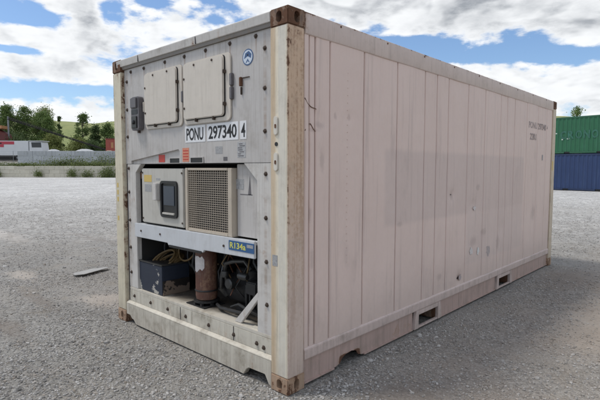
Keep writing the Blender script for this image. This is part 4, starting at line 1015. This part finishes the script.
# red hut + gravel heaps
M_hut = simple('red_hut_paint', (.34, .075, .05), .6, 0, .2, 1)
ht = root('site_hut', 'small red metal hut behind the wall beside the container edge', 'hut', yard(-39.4, 96, 3.1), YR)
MB().box(0, 5, 0, 2.5, .1, 4.3).obj('hut_wall', M_hut, ht, .03); MB().box(-.15, 5.15, -.15, 2.65, 4.3, 4.45).obj('hut_roof', M_crr, ht, .03)
for x in (.35, 1.1, 1.85): MB().box(x, x + .5, -.03, -.002, 2.5, 3.6).obj('hut_window', M_cro if x > 1 else M_hut, ht)
MB().box(2.6, 3.5, -.03, -.002, .15, 2.2).obj('hut_door', M_crr, ht)
M_heap = simple('pale_aggregate', (.44, .45, .46), .9, 0, .2, 3, .6); M_heap2 = simple('sandy_aggregate', (.48, .44, .36), .9, 0, .2, 3, .6)
def heap(label, lat, d, w_, h_, ma):
    n = 36; rings = 9; vs = [(0, 0, h_)]; fs = []; sd = random.random() * 9
    for r in range(1, rings + 1):
        for k in range(n):
            a = 2 * math.pi * k / n; t = r / rings; wob = 1 + .12 * math.sin(3 * a + sd) + .06 * math.sin(7 * a + sd * 2)
            vs.append((w_ * t * wob * math.cos(a), w_ * .7 * t * wob * math.sin(a), h_ * (1 - t ** 2.2) + .06 * math.sin(a * 9 + r * 2)))
    fs += [(0, 1 + k, 1 + (k + 1) % n) for k in range(n)]
    for r in range(rings - 1): fs += [(1 + r * n + k, 1 + (r + 1) * n + k, 1 + (r + 1) * n + (k + 1) % n, 1 + r * n + (k + 1) % n) for k in range(n)]
    o = MB().add(vs, fs).obj('aggregate_heap', ma, None, smooth=True, label=label, category='gravel heap', group='heaps behind the upper wall')
    o.location = yard(lat, d, float(terr_z(d)) - .05); o.rotation_euler = (0, 0, YR)
heap('narrow pale heap of aggregate just right of the truck cab', -46.9, 90, 2.6, 2.35, M_heap)
heap('widest pale heap of aggregate at the middle of the upper wall', -40.5, 89, 3.7, 2.45, M_heap)
heap('sandy yellowish heap of aggregate in front of the red hut', -35.5, 88, 2.2, 2.2, M_heap2)

# ================================================================ TREES, weeds
def leafmat(name, a, b2):
    M, t, b = mat(name); gi = t.new('ShaderNodeNewGeometry').outputs['Random Per Island']
    o = t.new('ShaderNodeTexCoord').outputs['Object']
    c = t.mix(gi, a, b2); c = t.mix(t.ramp(t.noise(o, .9, 3), .35, .65, 0, .55), c, tuple((x + y) * .5 * 1.15 for x, y in zip(a, b2)))
    t.put(b.inputs['Base Color'], c); b.inputs['Roughness'].default_value = .6; b.inputs['Specular IOR Level'].default_value = .3
    tr_ = t.new('ShaderNodeBsdfTranslucent'); t.put(tr_.inputs[0], c); mx_ = t.new('ShaderNodeMixShader'); mx_.inputs[0].default_value = .3
    t.l.new(b.outputs[0], mx_.inputs[1]); t.l.new(tr_.outputs[0], mx_.inputs[2]); t.l.new(mx_.outputs[0], t.n['Material Output'].inputs[0])
    return M
M_leafA = leafmat('leaf_green', (.07, .12, .035), (.19, .26, .08)); M_leafB = leafmat('leaf_yellow_green', (.12, .16, .045), (.28, .30, .10))
M_leafC = leafmat('leaf_dark', (.05, .085, .032), (.13, .18, .07)); M_weed = leafmat('weed_green', (.08, .12, .035), (.22, .25, .09))
M_bark = simple('bark', (.10, .085, .07), .9, 0, .3, 6, .5)
def leaf_quads(P, s, rng):
    n = len(P); a = rng.normal(size=(n, 3)); a /= np.linalg.norm(a, axis=1)[:, None]; b = rng.normal(size=(n, 3)); b -= a * (a * b).sum(1)[:, None]; b /= np.linalg.norm(b, axis=1)[:, None]
    sz = s * rng.uniform(.6, 1.3, n)[:, None]; a *= sz; b *= sz * .6
    V = np.stack([P - a, P + b * .9, P + a, P - b * .9], 1).reshape(-1, 3); F = np.arange(4 * n).reshape(-1, 4); return V, F
def tree_meshes(seed, h, rw, base, nclump, nleaf, ls, sparse=0., pointy=.0):
    r = np.random.default_rng(seed); tk = MB()
    lean = r.normal(0, .03, 2) * h; rt = h * .018 + .05
    tp = [(lean[0] * t * t, lean[1] * t * t, h * .93 * t) for t in np.linspace(0, 1, 7)]
    tk.tube(tp, [rt * (1 - .85 * t) for t in np.linspace(0, 1, 7)], 7)
    clumps = []
    for k in range(nclump):
        t = base + (1 - base) * r.random() ** .85; prof = (math.sin(math.pi * min(1, ((t - base) / (1 - base)) * .85 + .12)) ** .7) * (1 - pointy * t)
        a = r.uniform(0, 2 * math.pi); rr = rw * prof * math.sqrt(r.random()) * r.uniform(.75, 1.15)
        tc_ = max(.1, t - .12); c0 = (lean[0] * tc_ ** 2, lean[1] * tc_ ** 2, h * .93 * tc_)
        c = np.array((lean[0] * t * t + rr * math.cos(a), lean[1] * t * t + rr * math.sin(a), h * t)); clumps.append(c)
        if k % 2 == 0: mid = ((c0[0] + c[0]) / 2, (c0[1] + c[1]) / 2, (c0[2] + c[2]) / 2 - .03 * h); tk.tube([c0, mid, tuple(c)], [rt * .35, rt * .22, rt * .08], 4)
    C_ = np.array(clumps); idx = r.integers(0, nclump, nleaf); cr_ = rw * r.uniform(.14, .34, nclump) * (1 - sparse * .4)
    P = C_[idx] + r.normal(0, 1, (nleaf, 3)) * cr_[idx][:, None] * np.array([.75, .75, .6])
    V, F = leaf_quads(P, ls, r)
    return tk.mesh('trunk'), mesh_np('crown', V, F)
def tree(label, lat, d, z, h, rw, seed, leaf, base=.22, ncl=46, nl=5200, ls=.17, sparse=0, pointy=.0, group='trees behind the far yard', name='tree'):
    t_, c_ = tree_meshes(seed, h, rw * (1.25 if rw > 2.35 and lat < -60 else 1), base, int(ncl * 1.2), int(nl * 1.45), ls, sparse, pointy)
    o = root(name, label, 'tree', yard(lat, d, z), random.random() * 6, group)
    link('trunk', t_, M_bark, o); link('crown', c_, leaf, o)
T = [('dark narrow tree at the far left, behind the crane body', -72.5, 116, 13.0, 1.6, M_leafC, .2, 40, 4200, .5),
 ('leafy green tree just right of the crane mast, left of the tallest trees', -69.3, 113, 12.6, 2.4, M_leafA, .15, 50, 5600, .2),
 ('tall full green tree above the white truck box', -66.3, 115, 12.8, 2.7, M_leafA, .12, 56, 6500, .2),
 ('tallest green tree of the left clump, above the middle of the truck', -63.8, 117, 13.0, 2.6, M_leafB, .15, 52, 5600, .2),
 ('broad green tree above the truck cab', -61.0, 113, 11.2, 2.7, M_leafA, .10, 56, 6500, .2),
 ('lower rounded tree right of the truck cab', -58.6, 110, 9.8, 2.2, M_leafA, .10, 46, 5200, .1),
 ('thin pointed tree at the right end of the left clump', -59.2, 117, 10.9, 1.0, M_leafC, .1, 26, 2000, .7),
 ('open airy tree standing alone before the grassy hill', -53.4, 116, 11.4, 2.5, M_leafA, .22, 36, 3300, .15),
 ('bushy dark tree left of the red hut', -49.0, 114, 8.3, 1.9, M_leafC, .08, 42, 4600, .2),
 ('bushy green tree behind the red hut', -46.0, 113, 8.9, 2.1, M_leafA, .08, 44, 4800, .2)]
for k, (lab, la, d, h, rw, lm, ba, ncl, nl, pt) in enumerate(T):
    tree(lab, la, d, 3.05, h, rw, 100 + k, lm, ba, ncl, nl, .17, .4 if ncl < 40 else 0, pt)
for k, (lab, la, d, h, rw, lm) in enumerate((('yellow green bush below the pointed tree, right of the truck cab', -55.5, 106, 5.6, 2.6, M_leafB), ('low bush under the open airy tree', -50.6, 108, 4.8, 2.8, M_leafB), ('low dark bush between the open airy tree and the red hut', -46.3, 106, 4.2, 1.9, M_leafC), ('dark bush behind the truck box', -62.3, 104, 5.8, 3.2, M_leafC))):
    tree(lab, la, d, 3.0, h, rw, 200 + k, lm, .03, 40, 4600, .15, group='bushes behind the far yard', name='bush')
for k in range(16):
    a = random.uniform(-1.45, -.9); r_ = random.uniform(165, 250)
for k, (la, d, z) in enumerate(((-88, 190, 9), (-80, 205, 13), (-92, 215, 16), (-76, 220, 17), (-84, 232, 20))):
    tree(('small round bush low on the grassy hillside', 'round bush halfway up the grassy hillside', 'dark bush high on the left hillside', 'dark bush high on the right hillside', 'bush near the crest of the grassy hill')[k], la, d, z - 1.0, 5.0, 3.0, 300 + k, M_leafC, .05, 24, 1500, .3, group='bushes on the hill', name='hill_bush')
# tree behind stacked containers
tree('thin leafy tree showing above the green container', 36.6, 62, -.1, 9.6, 2.0, 400, M_leafA, .5, 20, 1300, .12, .8, .3, group='tree behind the stacked containers')

def weed(label, lat, d, z, w_, h_, n, seed):
    r = np.random.default_rng(seed); P = np.stack([r.normal(0, w_ * .38, n), r.normal(0, .22, n), np.abs(r.normal(0, h_ * .42, n))], 1)
    V, F = leaf_quads(P, .10, r); o = link('weed_clump', mesh_np('weed_clump', V, F), M_weed, None, yard(lat, d, z), label=label, category='weeds', kind='stuff')
    o.rotation_euler = (0, 0, YR)
WD = [('low grass along the top edge of the beige wall, left half', -46, 77.4, 1.72, 6.0, .7, 2200), ('low grass along the top edge of the beige wall, right half', -34, 77.4, 1.72, 5.0, .8, 2400), ('small weed clump at the foot of the beige wall, far left', -48.6, 75.7, 0, .9, 1.5, 500), ('weed clump against the beige wall left of its middle', -42.0, 75.7, .2, .9, 1.3, 420), ('two-part weed clump on the middle of the beige wall', -36.6, 75.7, .15, 1.0, 1.4, 500),
 ('sparse weeds on the beige wall right of the middle', -34.3, 75.7, .1, 1.4, 1.3, 420), ('tall weed mass at the right end of the beige wall', -30.8, 75.5, 0, 1.8, 2.0, 1300), ('long low weeds above the beige wall, before the grey wall', -38.5, 79, 1.75, 6.5, 1.5, 4200),
 ('tall weeds on the bank at the foot of the grey wall', -34.0, 82, 1.8, 2.6, 2.0, 1700), ('low weeds on the bank at the left end of the grey wall', -45.5, 80, 1.75, 3.4, .7, 700), ('weeds on the bank just left of the container edge', -31.5, 81, 1.8, 1.4, 1.6, 800)]
for k, (lab, la, d, z, w_, h_, n_) in enumerate(WD): weed(lab, la, d, z, w_, h_, n_, 600 + k)
